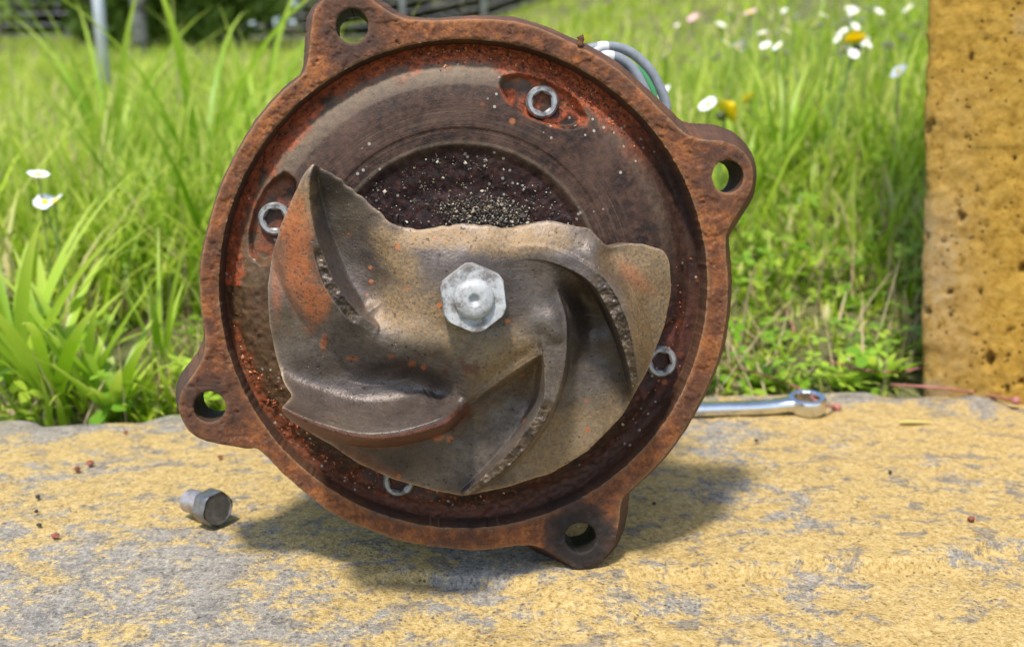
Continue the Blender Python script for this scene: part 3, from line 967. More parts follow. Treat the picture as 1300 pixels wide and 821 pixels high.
imp = sub('impeller', np.vstack([Q[fv < 0], SQ]), pump)
imp['label'] = 'worn bronze grey impeller with a broken upper edge'
for k, lb in enumerate(('upper left vane with orange rust on its outer flank', 'right vane with a crumbled top edge', 'lower vane with a crumbled top edge',
                        'tall lower left vane with a smooth brown lip')):
    v = sub('vane', Q[fv == k], imp); v['label'] = lb


# --- nut and shaft end, on the axis
def hexr(a, rot=0.0, rnd=.915):
    t = (a + rot + math.pi / 6) % (math.pi / 3) - math.pi / 6
    return np.minimum(1 / np.cos(t), 1 / rnd)


MN = mat_steel('dull_zinc_steel', (.33, .325, .315), (.45, .45, .44), (.5, .7), .12, 420, .4, 170)
nc = P(*NUTC, .0335)


def hexnut(af, h, ch, n=96, rot=0.0):
    """hexagonal nut, z up from 0 to h, chamfered corners"""
    r = af / 2
    prof = [(r, -.002), (r, h - ch), (r, h)]
    a = np.arange(n) / n * 2 * math.pi
    k = hexr(a, rot)
    rows = []
    for rad, z in ((1, -.002), (1, h * .55), (1, h - ch)):
        rows.append(np.c_[r * k * np.cos(a), r * k * np.sin(a), np.full(n, z) - (k - 1) * ch * 1.6 * (z > h * .6)])
    kk = np.minimum(k * .97, 1.03)
    rows.append(np.c_[r * kk * np.cos(a), r * kk * np.sin(a), np.full(n, h)])
    rows.append(np.c_[r * .55 * np.cos(a), r * .55 * np.sin(a), np.full(n, h)])
    V = np.vstack(rows); F = []
    m = len(rows)
    i, j = np.meshgrid(np.arange(m - 1), np.arange(n), indexing='ij'); i, j = i.ravel(), j.ravel(); j2 = (j + 1) % n
    return V, np.c_[i * n + j, i * n + j2, (i + 1) * n + j2, (i + 1) * n + j]


def flatshade(o, ang=28):
    me = o.data
    me.polygons.foreach_set('use_smooth', np.ones(len(me.polygons), bool))
    me.set_sharp_from_angle(angle=R(ang))


hv, hf = hexnut(.0190, .0078, .0012, rot=R(-6))
nut = obj('hub_nut', mesh('hub_nut', hv, hf, MN), imp, nc); flatshade(nut)
nut['label'] = 'clean grey hexagonal nut at the centre of the impeller'
sv, sf = lathe([(.0061, .002), (.0061, .0080), (.0059, .0086), (.0059, .0090), (.0054, .0097), (.0042, .0102), (.0022, .0104), (.0016, .0102), (.0012, .0092), (.0, .0088)][::1], 48)
shaft = obj('shaft_end', mesh('shaft_end', sv, sf, MN), imp, nc); flatshade(shaft, 50)
# washer ring of fine dark dirt is left to the casting; --- socket screws
MSC = mat_steel('bright_screw_steel', (.26, .255, .245), (.40, .39, .38), (.32, .55), .6, 500, .2, 330)


def screw_mesh():
    r, h, s = .0056, .005, .0031
    n = 72; a = np.arange(n) / n * 2 * math.pi
    k = hexr(a, 0, .80)
    rows = []
    for rad, z, hx in ((r, -.004, 0), (r, h - .0008, 0), (r - .0007, h, 0), (s * 1.22, h, 0), (s * 1.0, h - .0006, 1), (s, h - .0034, 1), (0, h - .0038, 1)):
        q = rad * (k if hx else 1)
        rows.append(np.c_[q * np.cos(a), q * np.sin(a), np.full(n, z)])
    V = np.vstack(rows); m = len(rows)
    i, j = np.meshgrid(np.arange(m - 1), np.arange(n), indexing='ij'); i, j = i.ravel(), j.ravel(); j2 = (j + 1) % n
    return mesh('socket_screw', V, np.c_[i * n + j, i * n + j2, (i + 1) * n + j2, (i + 1) * n + j], MSC, attrs={'dirt': np.repeat([1, .5, .1, .2, .9, 1, 1], n)})


sm = screw_mesh()
for bx, by, bw in SCREWS:
    o = obj('socket_screw', sm, pump, P(bx, by, -.0055) - np.array([0, 0, .0056]), (0, 0, rng.random()))
flatshade(o, 35)

# --- rust nub on the rim, motor body and cables behind
nv, nf = tube(P(np.array([737, 736, 738, 736]), np.array([60, 55, 50, 46]), -.001), [.0016, .0012, .0010, .0013], 8)
obj('rust_nub', mesh('rust_nub', nv, nf, MF, attrs={'edge': np.zeros(len(nv)), 'dark': np.ones(len(nv)) * .5}), pump)
MMO = simple('grey_motor_paint', (.16, .17, .18), .5, 0, .2, 90)
mp = [(0, -.018), (.078, -.018), (.078, -.026), (.066, -.030), (.066, -.04)]
for k in range(9): mp += [(.071, -.042 - k * .009), (.071, -.045 - k * .009), (.066, -.046 - k * .009), (.066, -.050 - k * .009)]
mp += [(.066, -.128), (.060, -.140), (0, -.142)]
mv, mf = lathe(mp, 64)
mo = obj('motor_housing', mesh('motor_housing', mv, mf[:, ::-1], MMO), pump, CC); flatshade(mo)
GC = simple('grey_cable_rubber', (.20, .215, .235), .45, 0, .15, 300)
WC = simple('white_ferrule', (.55, .54, .52), .4, 0, .08)
YG = M('green_yellow_wire')
YG.set(YG.mix(YG.ramp(YG.attr('stripe'), [(.45, 0), (.55, 1)]), (.05, .22, .08), (.62, .60, .36)), .4)


def cable(pts, w, r, mat, name='cable', label=None, tuck=True):
    p = np.array(pts, float)
    c = catmull(P(p[:, 0], p[:, 1], np.asarray(w)), 8, closed=False)
    v, f = tube(c, r, 14)
    at_ = {'stripe': np.r_[np.tile((np.cos(np.arange(14) / 14 * 2 * math.pi + 1.2) > -.45), len(c)), 0, 0].astype(float)}
    o = obj(name, mesh(name, v, f, mat, attrs=at_), pump)
    if label: o['label'] = label
    return o


cable([(690, 120), (728, 72), (764, 60), (795, 64), (820, 83), (836, 108), (846, 140), (838, 190), (800, 230)], [-.03, -.036, -.038, -.04, -.04, -.04, -.04, -.04, -.04], .0019, GC, label='thick grey cable looping out behind the flange')
cable([(700, 130), (735, 86), (772, 72), (797, 82), (813, 105), (822, 130), (822, 170), (800, 220)], [-.03, -.032, -.033, -.034, -.034, -.034, -.034, -.034], .0021, GC, label='inner grey cable close to the rim')
cable([(752, 66), (762, 60.5), (771, 60.2)], [-.0375, -.038, -.0385], .0022, WC, 'cable_ferrule')
cable([(760, 76), (770, 72.5), (778, 73)], [-.0326, -.033, -.0333], .0024, WC, 'cable_ferrule')
cable([(740, 110), (780, 82), (808, 88), (824, 108), (831, 132), (828, 180), (800, 225)], [-.03, -.034, -.037, -.037, -.037, -.037, -.037], .0015, YG.m, 'earth_wire', 'green and yellow striped wire between the grey cables')

# ================================================================== things on the kerb
MB = mat_steel('oiled_bolt_steel', (.16, .15, .14), (.27, .25, .23), (.28, .45), .8, 350, .25)


def kz(x, y):
    return 0.0


def hex_bolt():
    hp = G(268, 663); yaw = math.atan2(-.62, -.78)      # face looks to the camera and right
    ax = np.array([.76, -.65, 0]); ax /= np.linalg.norm(ax)     # from shank to head
    af, hh, rs, ln = .0128, .0056, .0047, .015
    tilt = math.atan2(af / 2 - rs, ln + hh / 2)
    t = empty('hex_bolt', (hp[0], hp[1], 0)); tag(t, 'short dark steel hexagon head bolt lying loose on the yellow kerb', 'bolt')
    # local z = axis towards head face
    zc = af / 2 + .0002
    z = np.array([ax[0] * math.cos(tilt), ax[1] * math.cos(tilt), math.sin(tilt)])
    x = np.cross([0, 0, 1.0], z); x /= np.linalg.norm(x); y = np.cross(z, x)
    rot = Matrix(np.array([x, y, z]).T.tolist()).to_euler()
    hv, hf = hexnut(af, hh, .0010, rot=R(90 - 8))
    # closed face with a slight dished ring
    n = 96; a = np.arange(n) / n * 2 * math.pi
    ring = [(af * .46, hh), (af * .43, hh - .0003), (0.0001, hh - .0003)]
    cv, cf = lathe(ring, n)
    hv = hv[:-n]; hf = hf[hf.max(1) < len(hv)]
    bv, bf = lathe([(0.0001, -.0005), (rs * 1.05, -.0005), (af / 2 * .98, 0)], n)
    Vh, Fh = join([(hv, hf), (lathe([(af * .482, hh), (af * .46, hh - .0001), (af * .43, hh - .00035), (.0001, hh - .0004)], n)), (bv, bf)])
    h = obj('head', mesh('head', Vh, Fh, MB), t, (0, 0, zc), rot); flatshade(h, 30)
    # threaded shank
    ns = 150; zz = np.linspace(0, -ln, ns)
    rad = rs * (1 - .045 * (np.abs(((zz / .00125) % 1) - .5) * 2) * (zz < -.003))
    rad[-4:] *= np.array([.97, .94, .90, 0.0001])
    sv, sf = lathe(np.c_[rad, zz], 40)
    s = obj('shank', mesh('shank', sv, sf[:, ::-1], mat_steel('bolt_thread_steel', (.35, .30, .28), (.50, .45, .42), (.3, .5), .85, 300, .1)), t, (0, 0, zc), rot)


hex_bolt()


def wrench():
    MC = mat_steel('chrome_vanadium', (.60, .60, .60), (.72, .72, .72), (.14, .26), 1.0, 120, .03)
    rc = G(1024, 523); ang = math.atan2(KD[1], KD[0]) + R(-1.5)
    t = empty('spanner', (rc[0], rc[1], 0.0), (0, 0, ang)); tag(t, 'chrome combination spanner lying on the kerb behind the pump', 'spanner')
    # ring end, tilted a little
    n = 96; a = np.arange(n) / n * 2 * math.pi
    ro, ri, h = .0100, .0064, .0078
    pts12 = ri * (1 + .055 * np.abs(((a * 12 / (2 * math.pi)) % 1) - .5) * 2 - .02)
    rows = []
    for rad, z in ((pts12, 0.0008), (ro * .93, 0), (ro, .0012), (ro, h - .0014), (ro * .95, h - .0003), (ro * .90, h), (pts12 * 1.08, h), (pts12, h - .0006), (pts12, .0008)):
        q = np.broadcast_to(rad, (n,)); rows.append(np.c_[q * np.cos(a), q * np.sin(a), np.full(n, z)])
    Vr = np.vstack(rows); m = len(rows)
    i, j = np.meshgrid(np.arange(m - 1), np.arange(n), indexing='ij'); i, j = i.ravel(), j.ravel(); j2 = (j + 1) % n
    r = obj('ring_end', mesh('ring_end', Vr, np.c_[i * n + j, i * n + j2, (i + 1) * n + j2, (i + 1) * n + j], MC), t, (0, 0, .0012), (R(7), R(-4), 0)); flatshade(r, 30)
    # handle: flat bar with rounded edges
    xs = np.array([-.0075, -.012, -.018, -.03, -.06, -.10, -.125, -.132, -.138])
    wd = np.array([.0060, .0050, .0044, 0.0050, .0048, .0048, .0060, .0085, .0090])
    zc = np.array([.0048, .0045, .0036, .0034, .0032, .0030, .0028, .0028, .0028]); th = np.array([.0034, .0033, .0032, .0031, .0030, .0028, .0025, .0026, .0026])
    k = 16; aa = np.arange(k) / k * 2 * math.pi
    sq = lambda c: np.sign(c) * np.abs(c) ** .45
    Vh = np.stack([np.c_[np.full(k, x), w * sq(np.cos(aa)), z + q * sq(np.sin(aa))] for x, w, z, q in zip(xs, wd, zc, th)])
    m = len(xs); Vh = Vh.reshape(-1, 3)
    i, j = np.meshgrid(np.arange(m - 1), np.arange(k), indexing='ij'); i, j = i.ravel(), j.ravel(); j2 = (j + 1) % k
    F = np.c_[i * k + j, (i + 1) * k + j, (i + 1) * k + j2, i * k + j2]
    obj('handle', mesh('handle', Vh, F[:, ::-1], MC), t)
    # open jaw (behind the pump)
    c = np.array([(-.136, .010), (-.146, .0115), (-.154, .010), (-.156, .0055), (-.147, .0055), (-.145, 0), (-.147, -.0055), (-.156, -.0055), (-.154, -.010), (-.146, -.0115), (-.136, -.010)])
    Vj = np.vstack([np.c_[c, np.full(len(c), .0006)], np.c_[c, np.full(len(c), .005)]]); q = len(c)
    me = bpy.data.meshes.new('open_jaw'); me.from_pydata(Vj.tolist(), [], [list(range(q))[::-1], list(range(q, 2 * q))] + [[i_, (i_ + 1) % q, q + (i_ + 1) % q, q + i_] for i_ in range(q)])
    me.materials.append(MC); obj('open_jaw', me, t)


wrench()


def crumbs():
    MR = simple('red_crumb', (.22, .07, .04), .9, 0, .4, 600); MD = simple('black_crumb', (.03, .025, .022), .8, 0, .3, 600)
    for x, y, s, m, lb in ((375, 0, 0, MR, None), (115, 590, 9, MR, 'small red brown rust crumb on the yellow kerb beside the bolt'), (98, 597, 8, MR, None),
                           (48, 632, 6, MD, None), (46, 650, 5, MD, None), (70, 682, 8, MR, None), (1233, 661, 9, MR, None), (160, 550, 5, MR, None), (280, 581, 6, MR, None),
                           (50, 667, 5, MD, None), (830, 640, 5, MD, None), (960, 560, 5, MD, None), (1130, 600, 5, MD, None)):
        if s == 0: continue
        g = G(x, y); r = s * np.linalg.norm(g - CAM) / FPX * .5
        v, f = lathe([(.0001, -.9), (.7, -.6), (1, 0), (.72, .6), (.0001, .85)], 9)
        v = v + np.random.default_rng(int(x)).normal(0, .16, v.shape)
        o = obj('stone_crumb', mesh('stone_crumb', v * r * np.array([1.2, .9, .8]), f, m, smooth=False), None, (g[0], g[1], r * .5), (0, 0, rng.random() * 6))
        tag(o, 'tiny rust red crumb lying loose on the yellow kerb' if m is MR else 'tiny black crumb lying loose on the yellow kerb', 'crumb', 'rust red crumbs on the kerb' if m is MR else 'black crumbs on the kerb')


crumbs()

# ================================================================== pillar
def pillar():
    A = G(1166, 489); B = G(1300, 511)
    u = (B - A); u[2] = 0; u /= np.linalg.norm(u)
    v = np.array([-u[1], u[0], 0])
    wd, dp, ht = .30, .26, .75
    sx = np.linspace(0, wd, 170); sz = np.linspace(-.03, ht, 330); sd = np.linspace(0, dp, 60)
    parts = []
    bare = []

    def face(o, e1, e2, n):
        a, b = np.meshgrid(e1, e2, indexing='ij')
        return a, b
    def disp(X, n, edge):
        d = fbm(X, 26, 3, 100) * .003 + fbm(X, 150, 4, 101, .65) * .0042
        pit = fbm(X, 95, 2, 102); d -= smoothstep(.30, .36, pit) * .008
        pit2 = fbm(X, 210, 2, 103); d -= smoothstep(.29, .36, pit2) * .005
        X = X + n * d[:, None]
        return X
    # one wrapped sheet: left side, front, right side (rounded corners)
    prof = [(0, y) for y in np.linspace(dp, .008, 40)] + [(.008 - .008 * math.cos(t), .008 - .008 * math.sin(t)) for t in np.linspace(.1, 1.47, 8)]
    prof += [(x, 0) for x in np.linspace(.008, wd - .008, 190)] + [(wd - .008 + .008 * math.sin(t), .008 - .008 * math.cos(t)) for t in np.linspace(.1, 1.47, 8)]
    prof += [(wd, y) for y in np.linspace(.008, dp, 40)]
    prof = np.array(prof)
    g = np.gradient(prof, axis=0); nn = np.c_[g[:, 1], -g[:, 0]]; nn /= np.linalg.norm(nn, axis=1)[:, None]
    zz = np.linspace(-.03, ht, 380)
    I, Z = np.meshgrid(np.arange(len(prof)), zz, indexing='ij')
    X = prof[I, 0][..., None] * u + prof[I, 1][..., None] * v
    X = X + Z[..., None] * np.array([0, 0, 1.0])
    N3 = nn[I, 0][..., None] * u + nn[I, 1][..., None] * v
    X = X.reshape(-1, 3); N3 = N3.reshape(-1, 3)
    Y = disp(X, N3, None)
    pz = prof[I, 0].ravel()
    bare = np.clip(smoothstep(.05, .0, pz) * (.15 + 1.8 * fbm(X, 14, 3, 104)) * smoothstep(.3, .05, X[:, 2]) + .4 * smoothstep(.18, .3, fbm(X, 30, 3, 105)), 0, 1)
    F = grid_faces(len(prof), len(zz))
    top = Y.reshape(len(prof), len(zz), 3)[:, -1]
    c = top.mean(0)
    nV = len(Y)
    k = np.arange(len(prof) - 1)
    T = np.c_[k * len(zz) + len(zz) - 1, (k + 1) * len(zz) + len(zz) - 1, np.full(len(k), nV)]
    me = mesh('concrete_pillar', np.vstack([Y, c]), [F, T], MPI, attrs={'bare': np.r_[bare, 0]})
    o = obj('concrete_pillar', me, None, (A[0], A[1], 0), (0, R(-3.5), 0))
    tag(o, 'pitted ochre yellow concrete pillar standing on the end of the kerb', 'pillar')
    return A, u, v


PA, PUU, PVV = pillar()

# ================================================================== vegetation
GR1 = mat_leaf('grass_blade', (.17, .33, .008), (.46, .60, .035), (.56, .62, .11), .5, .45, (.58, .50, .22))
GR2 = mat_leaf('meadow_blade', (.21, .37, .008), (.48, .61, .03), (.56, .62, .10), .5, .45, (.58, .50, .22))
STR = mat_leaf('dry_straw', (.30, .20, .09), (.52, .42, .24), None, .2, .7)
CLO = mat_leaf('clover_leaf', (.14, .31, .015), (.40, .54, .05), None, .4)
BRD = mat_leaf('broad_leaf', (.24, .42, .015), (.44, .60, .055), (.50, .60, .10), .45, .4)


def blades(base, az, h, w, bend, lean, seg=5, fold=.25, rnd=None):
    """curved tapering blades; returns V, quads, rnd, along"""
    n = len(base)
    t = np.linspace(0, 1, seg + 1)
    dirv = np.c_[np.cos(az), np.sin(az)]
    side = np.c_[-np.sin(az), np.cos(az)]
    ang = lean[:, None] + bend[:, None] * t[None] ** 1.5      # from vertical
    ds = h[:, None] / seg
    r = np.cumsum(np.sin(ang) * ds, 1) - np.sin(ang[:, :1]) * ds
    z = np.cumsum(np.cos(ang) * ds, 1) - np.cos(ang[:, :1]) * ds
    wd = w[:, None] * (np.minimum(1, .55 + 1.6 * t) * (1 - t ** 2.6))[None] + .0002
    c = np.zeros((n, seg + 1, 3))
    c[..., :2] = base[:, None, :2] + r[..., None] * dirv[:, None]
    c[..., 2] = base[:, None, 2] + z
    s3 = np.concatenate([side, np.zeros((n, 1))], 1)[:, None] * wd[..., None] * .5
    V = np.stack([c - s3, c + s3], 2)                          # n, seg+1, 2, 3
    b = np.arange(n)[:, None] * (seg + 1) * 2 + np.arange(seg)[None] * 2
    b = b.ravel()
    F = np.c_[b, b + 1, b + 3, b + 2]
    rnd = rng.random(n) if rnd is None else rnd
    return V.reshape(-1, 3), F, np.repeat(rnd, (seg + 1) * 2), np.tile(np.repeat(t, 2), n)


def field(n, q0, q1, spread=.62, margin=.14, power=1.0):
    """random points beyond the kerb inside a widening strip, returns x, y, q"""
    q = q0 + (q1 - q0) * rng.random(n * 3) ** power
    l = (rng.random(n * 3) * 2 - 1) * (spread * (q + KREAR) + margin)
    keep = rng.random(n * 3) < (spread * (q + KREAR) + margin) / (spread * (q1 + KREAR) + margin) if power == 1 else np.ones(n * 3, bool)
    q, l = q[keep][:n], l[keep][:n]
    X = l[:, None] * KD + (q + KREAR)[:, None] * KP
    return X[:, 0], X[:, 1], q


def not_pillar(x, y):
    d = np.c_[x - PA[0], y - PA[1]]
    a = d @ PUU[:2]; b = d @ PVV[:2]
    return ~((a > -.012) & (a < .32) & (b > -.012) & (b < .28))


def grass_sheet(name, n, q0, q1, hfun, wmin, wmax, mat, label, seg=5, clump=0, power=1.0, bend=(.2, 1.7), leanmax=.65):
    x, y, q = field(n, q0, q1, power=power)
    if clump:
        p = np.c_[x, y]
        k = fbm(p, clump, 2, 120)
        m = rng.random(len(x)) < np.maximum(smoothstep(-.22, .12, k), .75 * smoothstep(.05, .2, x))
        x, y, q = x[m], y[m], q[m]
    m = not_pillar(x, y); x, y, q = x[m], y[m], q[m]
    z = ground_z(x, q) - .006
    h = hfun(x, q) * rng.lognormal(0, .28, len(x))
    w = wmin + (wmax - wmin) * rng.random(len(x)) ** 1.5
    patch = np.clip(.5 + fbm(np.c_[x, y], 5, 3, 121) * 1.6 + rng.normal(0, .34, len(x)), 0, 1)
    V, F, r, a = blades(np.c_[x, y, z], rng.random(len(x)) * 6.283, h, w, bend[0] + (bend[1] - bend[0]) * rng.random(len(x)) ** 1.4, leanmax * rng.random(len(x)), seg, rnd=patch)
    o = obj(name, mesh(name, V, F, mat, attrs={'rnd': r, 'along': a}))
    tag(o, label, None, None, 'stuff')


def h_near(x, q):
    r = smoothstep(-.02, .14, x)
    left = .035 + .085 * smoothstep(.0, .35, q)
    right = .014 + .030 * smoothstep(.05, .25, q) + .045 * smoothstep(.2, .5, q)
    return left * (1 - r) + right * r


grass_sheet('grass', 36000, .004, 1.3, h_near, .0018, .0058, GR1, 'bright green meadow grass growing behind the kerb', 6, clump=9, power=1.25)
grass_sheet('grass', 20000, .9, 4.5, lambda x, q: .11 - .05 * smoothstep(.0, .5, x), .003, .0095, GR2, 'meadow grass further up the slope', 5, clump=4, bend=(.2, 1.9), leanmax=.7)
grass_sheet('grass', 16000, 4.0, 14.0, lambda x, q: .09 + 0 * x, .006, .014, GR2, 'short lawn grass running back to the fence', 3)
grass_sheet('dry_grass', 4600, .0, 1.1, lambda x, q: .05 + 0 * x, .0008, .0022, STR, 'dry straw coloured stalks lying among the grass', 5, power=1.3, bend=(-.2, .6), leanmax=1.75)


def leaf_sheet(name, n, q0, q1, size, mat, label, hmax=.035, power=1.25):
    """low ground cover of small rounded leaflets in threes"""
    x, y, q = field(n, q0, q1, power=power)
    m = (rng.random(len(x)) < smoothstep(-.2, .1, fbm(np.c_[x, y], 14, 2, 130)) * (.35 + .65 * smoothstep(-.1, .1, x))) & not_pillar(x, y)
    x, y, q = x[m], y[m], q[m]; n = len(x)
    z = ground_z(x, q) + hmax * rng.random(n) ** 1.3
    az = rng.random(n) * 6.283; s = size * rng.lognormal(0, .3, n)
    sh = np.array([(0, 0, 0), (.35, -.30, .06), (.8, -.36, .05), (1.05, -.12, 0), (1.0, 0, -.03), (1.05, .12, 0), (.8, .36, .05), (.35, .30, .06)])
    tilt = rng.normal(0, .35, (n, 2))
    Vs = []
    for k in range(3):
        a = az + k * 2.094
        c, sn = np.cos(a), np.sin(a)
        px = sh[None, :, 0] * c[:, None] - sh[None, :, 1] * sn[:, None]; py = sh[None, :, 0] * sn[:, None] + sh[None, :, 1] * c[:, None]
        pz = sh[None, :, 2] + px * tilt[:, :1] + py * tilt[:, 1:]
        Vs.append(np.stack([px, py, pz], -1) * s[:, None, None] + np.c_[x, y, z][:, None])
    V = np.stack(Vs, 1)
    b = np.arange(n * 3)[:, None] * 8
    F = np.vstack([b + np.array([[0, 1, 4, 7]]), b + np.array([[1, 2, 3, 4]]), b + np.array([[4, 5, 6, 7]])])
    o = obj(name, mesh(name, V.reshape(-1, 3), F, mat, attrs={'rnd': np.repeat(rng.random(n), 24), 'along': np.zeros(n * 24)}))
    tag(o, label, None, None, 'stuff')


leaf_sheet('ground_cover', 7000, -.002, .6, .0060, CLO, 'low clover leaves covering the soil behind the kerb')


def plant(name, label, cat, px, py, leaves, mat=BRD, group=None, q=None, z=None):
    """a plant of separate leaves: (azimuth deg, length, width, lean deg, bend deg)"""
    g = G(px, py)
    _, qq = kq(g[0], g[1])
    zz = float(ground_z(np.array([g[0]]), np.array([max(qq, 0.0)]))[0]) if z is None else z
    t = empty(name, (g[0], g[1], zz)); tag(t, label, cat, group)
    for az, ln, wd, le, be in leaves:
        seg = 9
        V, F, r, a = blades(np.zeros((1, 3)), np.array([R(az)]), np.array([ln]), np.array([wd]), np.array([R(be)]), np.array([R(le)]), seg)
        # keel the leaf: raise its edges
        V = V.reshape(seg + 1, 2, 3); mid = V.mean(1)
        up = np.gradient(mid, axis=0); up /= np.linalg.norm(up, axis=1)[:, None]
        sd = V[:, 1] - V[:, 0]; nr = np.cross(sd, up); nr /= np.maximum(np.linalg.norm(nr, axis=1), 1e-9)[:, None]
        W = np.stack([V[:, 0], mid + nr * np.linalg.norm(sd, axis=1)[:, None] * .14, V[:, 1]], 1).reshape(-1, 3)
        F = grid_faces(seg + 1, 3)
        o = obj('leaf', mesh('leaf', W, F, mat, attrs={'rnd': np.full(len(W), random.random()), 'along': np.repeat(np.linspace(0, 1, seg + 1), 3)}), t)
    return t


def ros(n, ln, wd, lean, bend, az0=0, fan=360, jit=.25):
    r = []
    for k in range(n):
        j = lambda: 1 + random.uniform(-jit, jit)
        r.append((az0 + fan * (k + random.random() * .6) / n, ln * j(), wd * j(), lean * j(), bend * j()))
    return r


plant('plantain_rosette', 'pale green rosette of narrow upright leaves at the kerb edge', 'plant', 143, 512, ros(15, .062, .0068, 26, 30, 0, 360, .35))
plant('plantain_rosette', 'rosette of long strap leaves between the pale rosette and the broad grass tuft', 'plant', 108, 500, ros(11, .082, .0072, 16, 30, 0, 360, .3))
plant('grass_tuft', 'broad bladed grass tuft leaning over the kerb edge', 'grass tuft', 66, 505, ros(12, .105, .0075, 22, 45, 20, 320, .3))
plant('grass_tuft', 'tuft of wide bright blades behind the broad tuft at the kerb', 'grass tuft', 22, 492, ros(12, .13, .0085, 18, 40, 0, 360, .3))
plant('grass_tuft', 'thin upright grass tuft beside the drilled lug of the pump', 'grass tuft', 205, 478, ros(9, .085, .0040, 10, 25, 0, 360, .3))
plant('grass_tuft', 'tall grass tuft with arching pale blades behind the flange', 'grass tuft', 262, 330, ros(13, .30, .0075, 8, 85, 0, 360, .3))
plant('grass_tuft', 'tall straight grass tuft in front of the galvanised pole', 'grass tuft', 150, 300, ros(13, .27, .0085, 10, 45, 0, 360, .3))
plant('grass_tuft', 'dense tall grass tuft half hidden by the rim of the pump', 'grass tuft', 330, 300, ros(12, .30, .0075, 8, 60, 0, 360, .3))
plant('grass_tuft', 'broad leaved grass tuft under the dandelions', 'grass tuft', 985, 345, ros(14, .13, .0065, 12, 35, 0, 360, .3))
plant('grass_tuft', 'leaning grass tuft right beside the upper lug of the pump', 'grass tuft', 940, 360, ros(12, .12, .0055, 14, 45, 0, 360, .3))
plant('willowherb_seedling', 'small weed with lance shaped leaves sprouting at the foot of the pillar', 'plant', 1118, 474, ros(10, .030, .0085, 42, 40, 0, 360, .25), z=-.004)
plant('willowherb_seedling', 'bushy little weed with pointed leaves next to the red stalk', 'plant', 1075, 480, ros(9, .024, .0080, 55, 30, 0, 360, .25), z=-.004)
plant('clover_clump', 'low dark green clover clump behind the spanner', 'plant', 968, 482, ros(16, .017, .010, 55, 35, 0, 360, .3), CLO, z=-.004)
plant('clover_clump', 'round leaved sprig at the foot of the ochre pillar', 'plant', 1224, 492, ros(7, .012, .008, 45, 40, 0, 360, .3), CLO, z=0)
plant('pillar_sprig', 'tiny sprig of pointed leaves growing against the pillar face', 'plant', 1203, 488, ros(4, .014, .006, 35, 30, 0, 360, .2) + ros(3, .042, .0022, 3, 8, 200, 100, .2) + [(230, .052, .0055, 2, 14), (170, .050, .0055, 6, 20), (290, .048, .005, 8, 14)], z=0)

# fallen stalks, leaf
STK = simple('red_stalk', (.34, .13, .10), .6, 0, .3, 300)
for pts, r, lb in (([(938, 468), (965, 474), (990, 484), (1012, 492), (1040, 511), (1062, 517)], .0007, 'thin red stalk lying behind the spanner with a dark bud'),
                   ([(1048, 456), (1100, 470), (1150, 470), (1196, 448), (1206, 434)], .0008, 'pinkish dry stalk bent up in front of the pillar'),
                   ([(1150, 471), (1190, 463), (1242, 461)], .0007, 'short red stalk pointing at the pillar face'),
                   ([(1130, 488), (1190, 492), (1240, 499), (1290, 508)], .0008, 'long red stalk along the foot of the pillar ending in a bud'),
                   ([(985, 368), (1005, 410), (1008, 430)], .0008, 'straw stalk standing in the clover behind the spanner')):
    p = np.array([G(x, y, .004 + .004 * math.sin(k * 2.1) + (.012 if y < 440 else 0)) for k, (x, y) in enumerate(pts)])
    b = p[0].copy(); b[2] = 0
    v, f = tube(catmull(p - b, 6, closed=False), r, 6)
    ps = [(v, f)]
    if 'bud' in lb:
        bv, bf = lathe([(.0001, -1.2), (.8, -.8), (1, 0), (.7, .8), (.0001, 1.2)], 10)
        ps.append((bv[:, [2, 0, 1]] * .0024 + (p[-1] - b), [bf]))
    v, f = join(ps)
    tag(obj('fallen_stalk', mesh('fallen_stalk', v, f, STK), None, b), lb, 'stalk')
g = G(1163, 537)
V, F, r, a = blades(np.zeros((1, 3)), np.array([.05]), np.array([.017]), np.array([.0045]), np.array([.25]), np.array([R(84)]), 8)
V[:, 0] -= .008
tag(obj('fallen_leaf', mesh('fallen_leaf', V, F, mat_leaf('yellow_leaf', (.62, .55, .16), (.62, .55, .16), None, .3), attrs={'rnd': r, 'along': a}), None, (g[0], g[1], .0006), (0, 0, -.12)), 'narrow pale yellow leaf fallen on the kerb in front of the pillar', 'leaf')


# flowers
def on_ray(px, py, hgt, y0=.62, y1=9):
    ys = np.linspace(y0, y1, 900)
    X = CAM + ray(px, py)[None] * (ys / ray(px, py)[1])[:, None]
    _, q = kq(X[:, 0], X[:, 1])
    gz = ground_z(X[:, 0], q)
    k = np.argmax(X[:, 2] - gz <= hgt)
    if X[k, 2] - gz[k] > hgt: k = len(ys) - 1
    return X[k], gz[k]


WH = simple('daisy_white', (.80, .79, .77), .6, 0, .06); PK = simple('daisy_pink', (.72, .38, .46), .6, 0, .15)
YE = simple('flower_yellow', (.82, .66, .008), .6, 0, .12); GS = simple('flower_stem', (.16, .25, .05), .6, 0, .2)


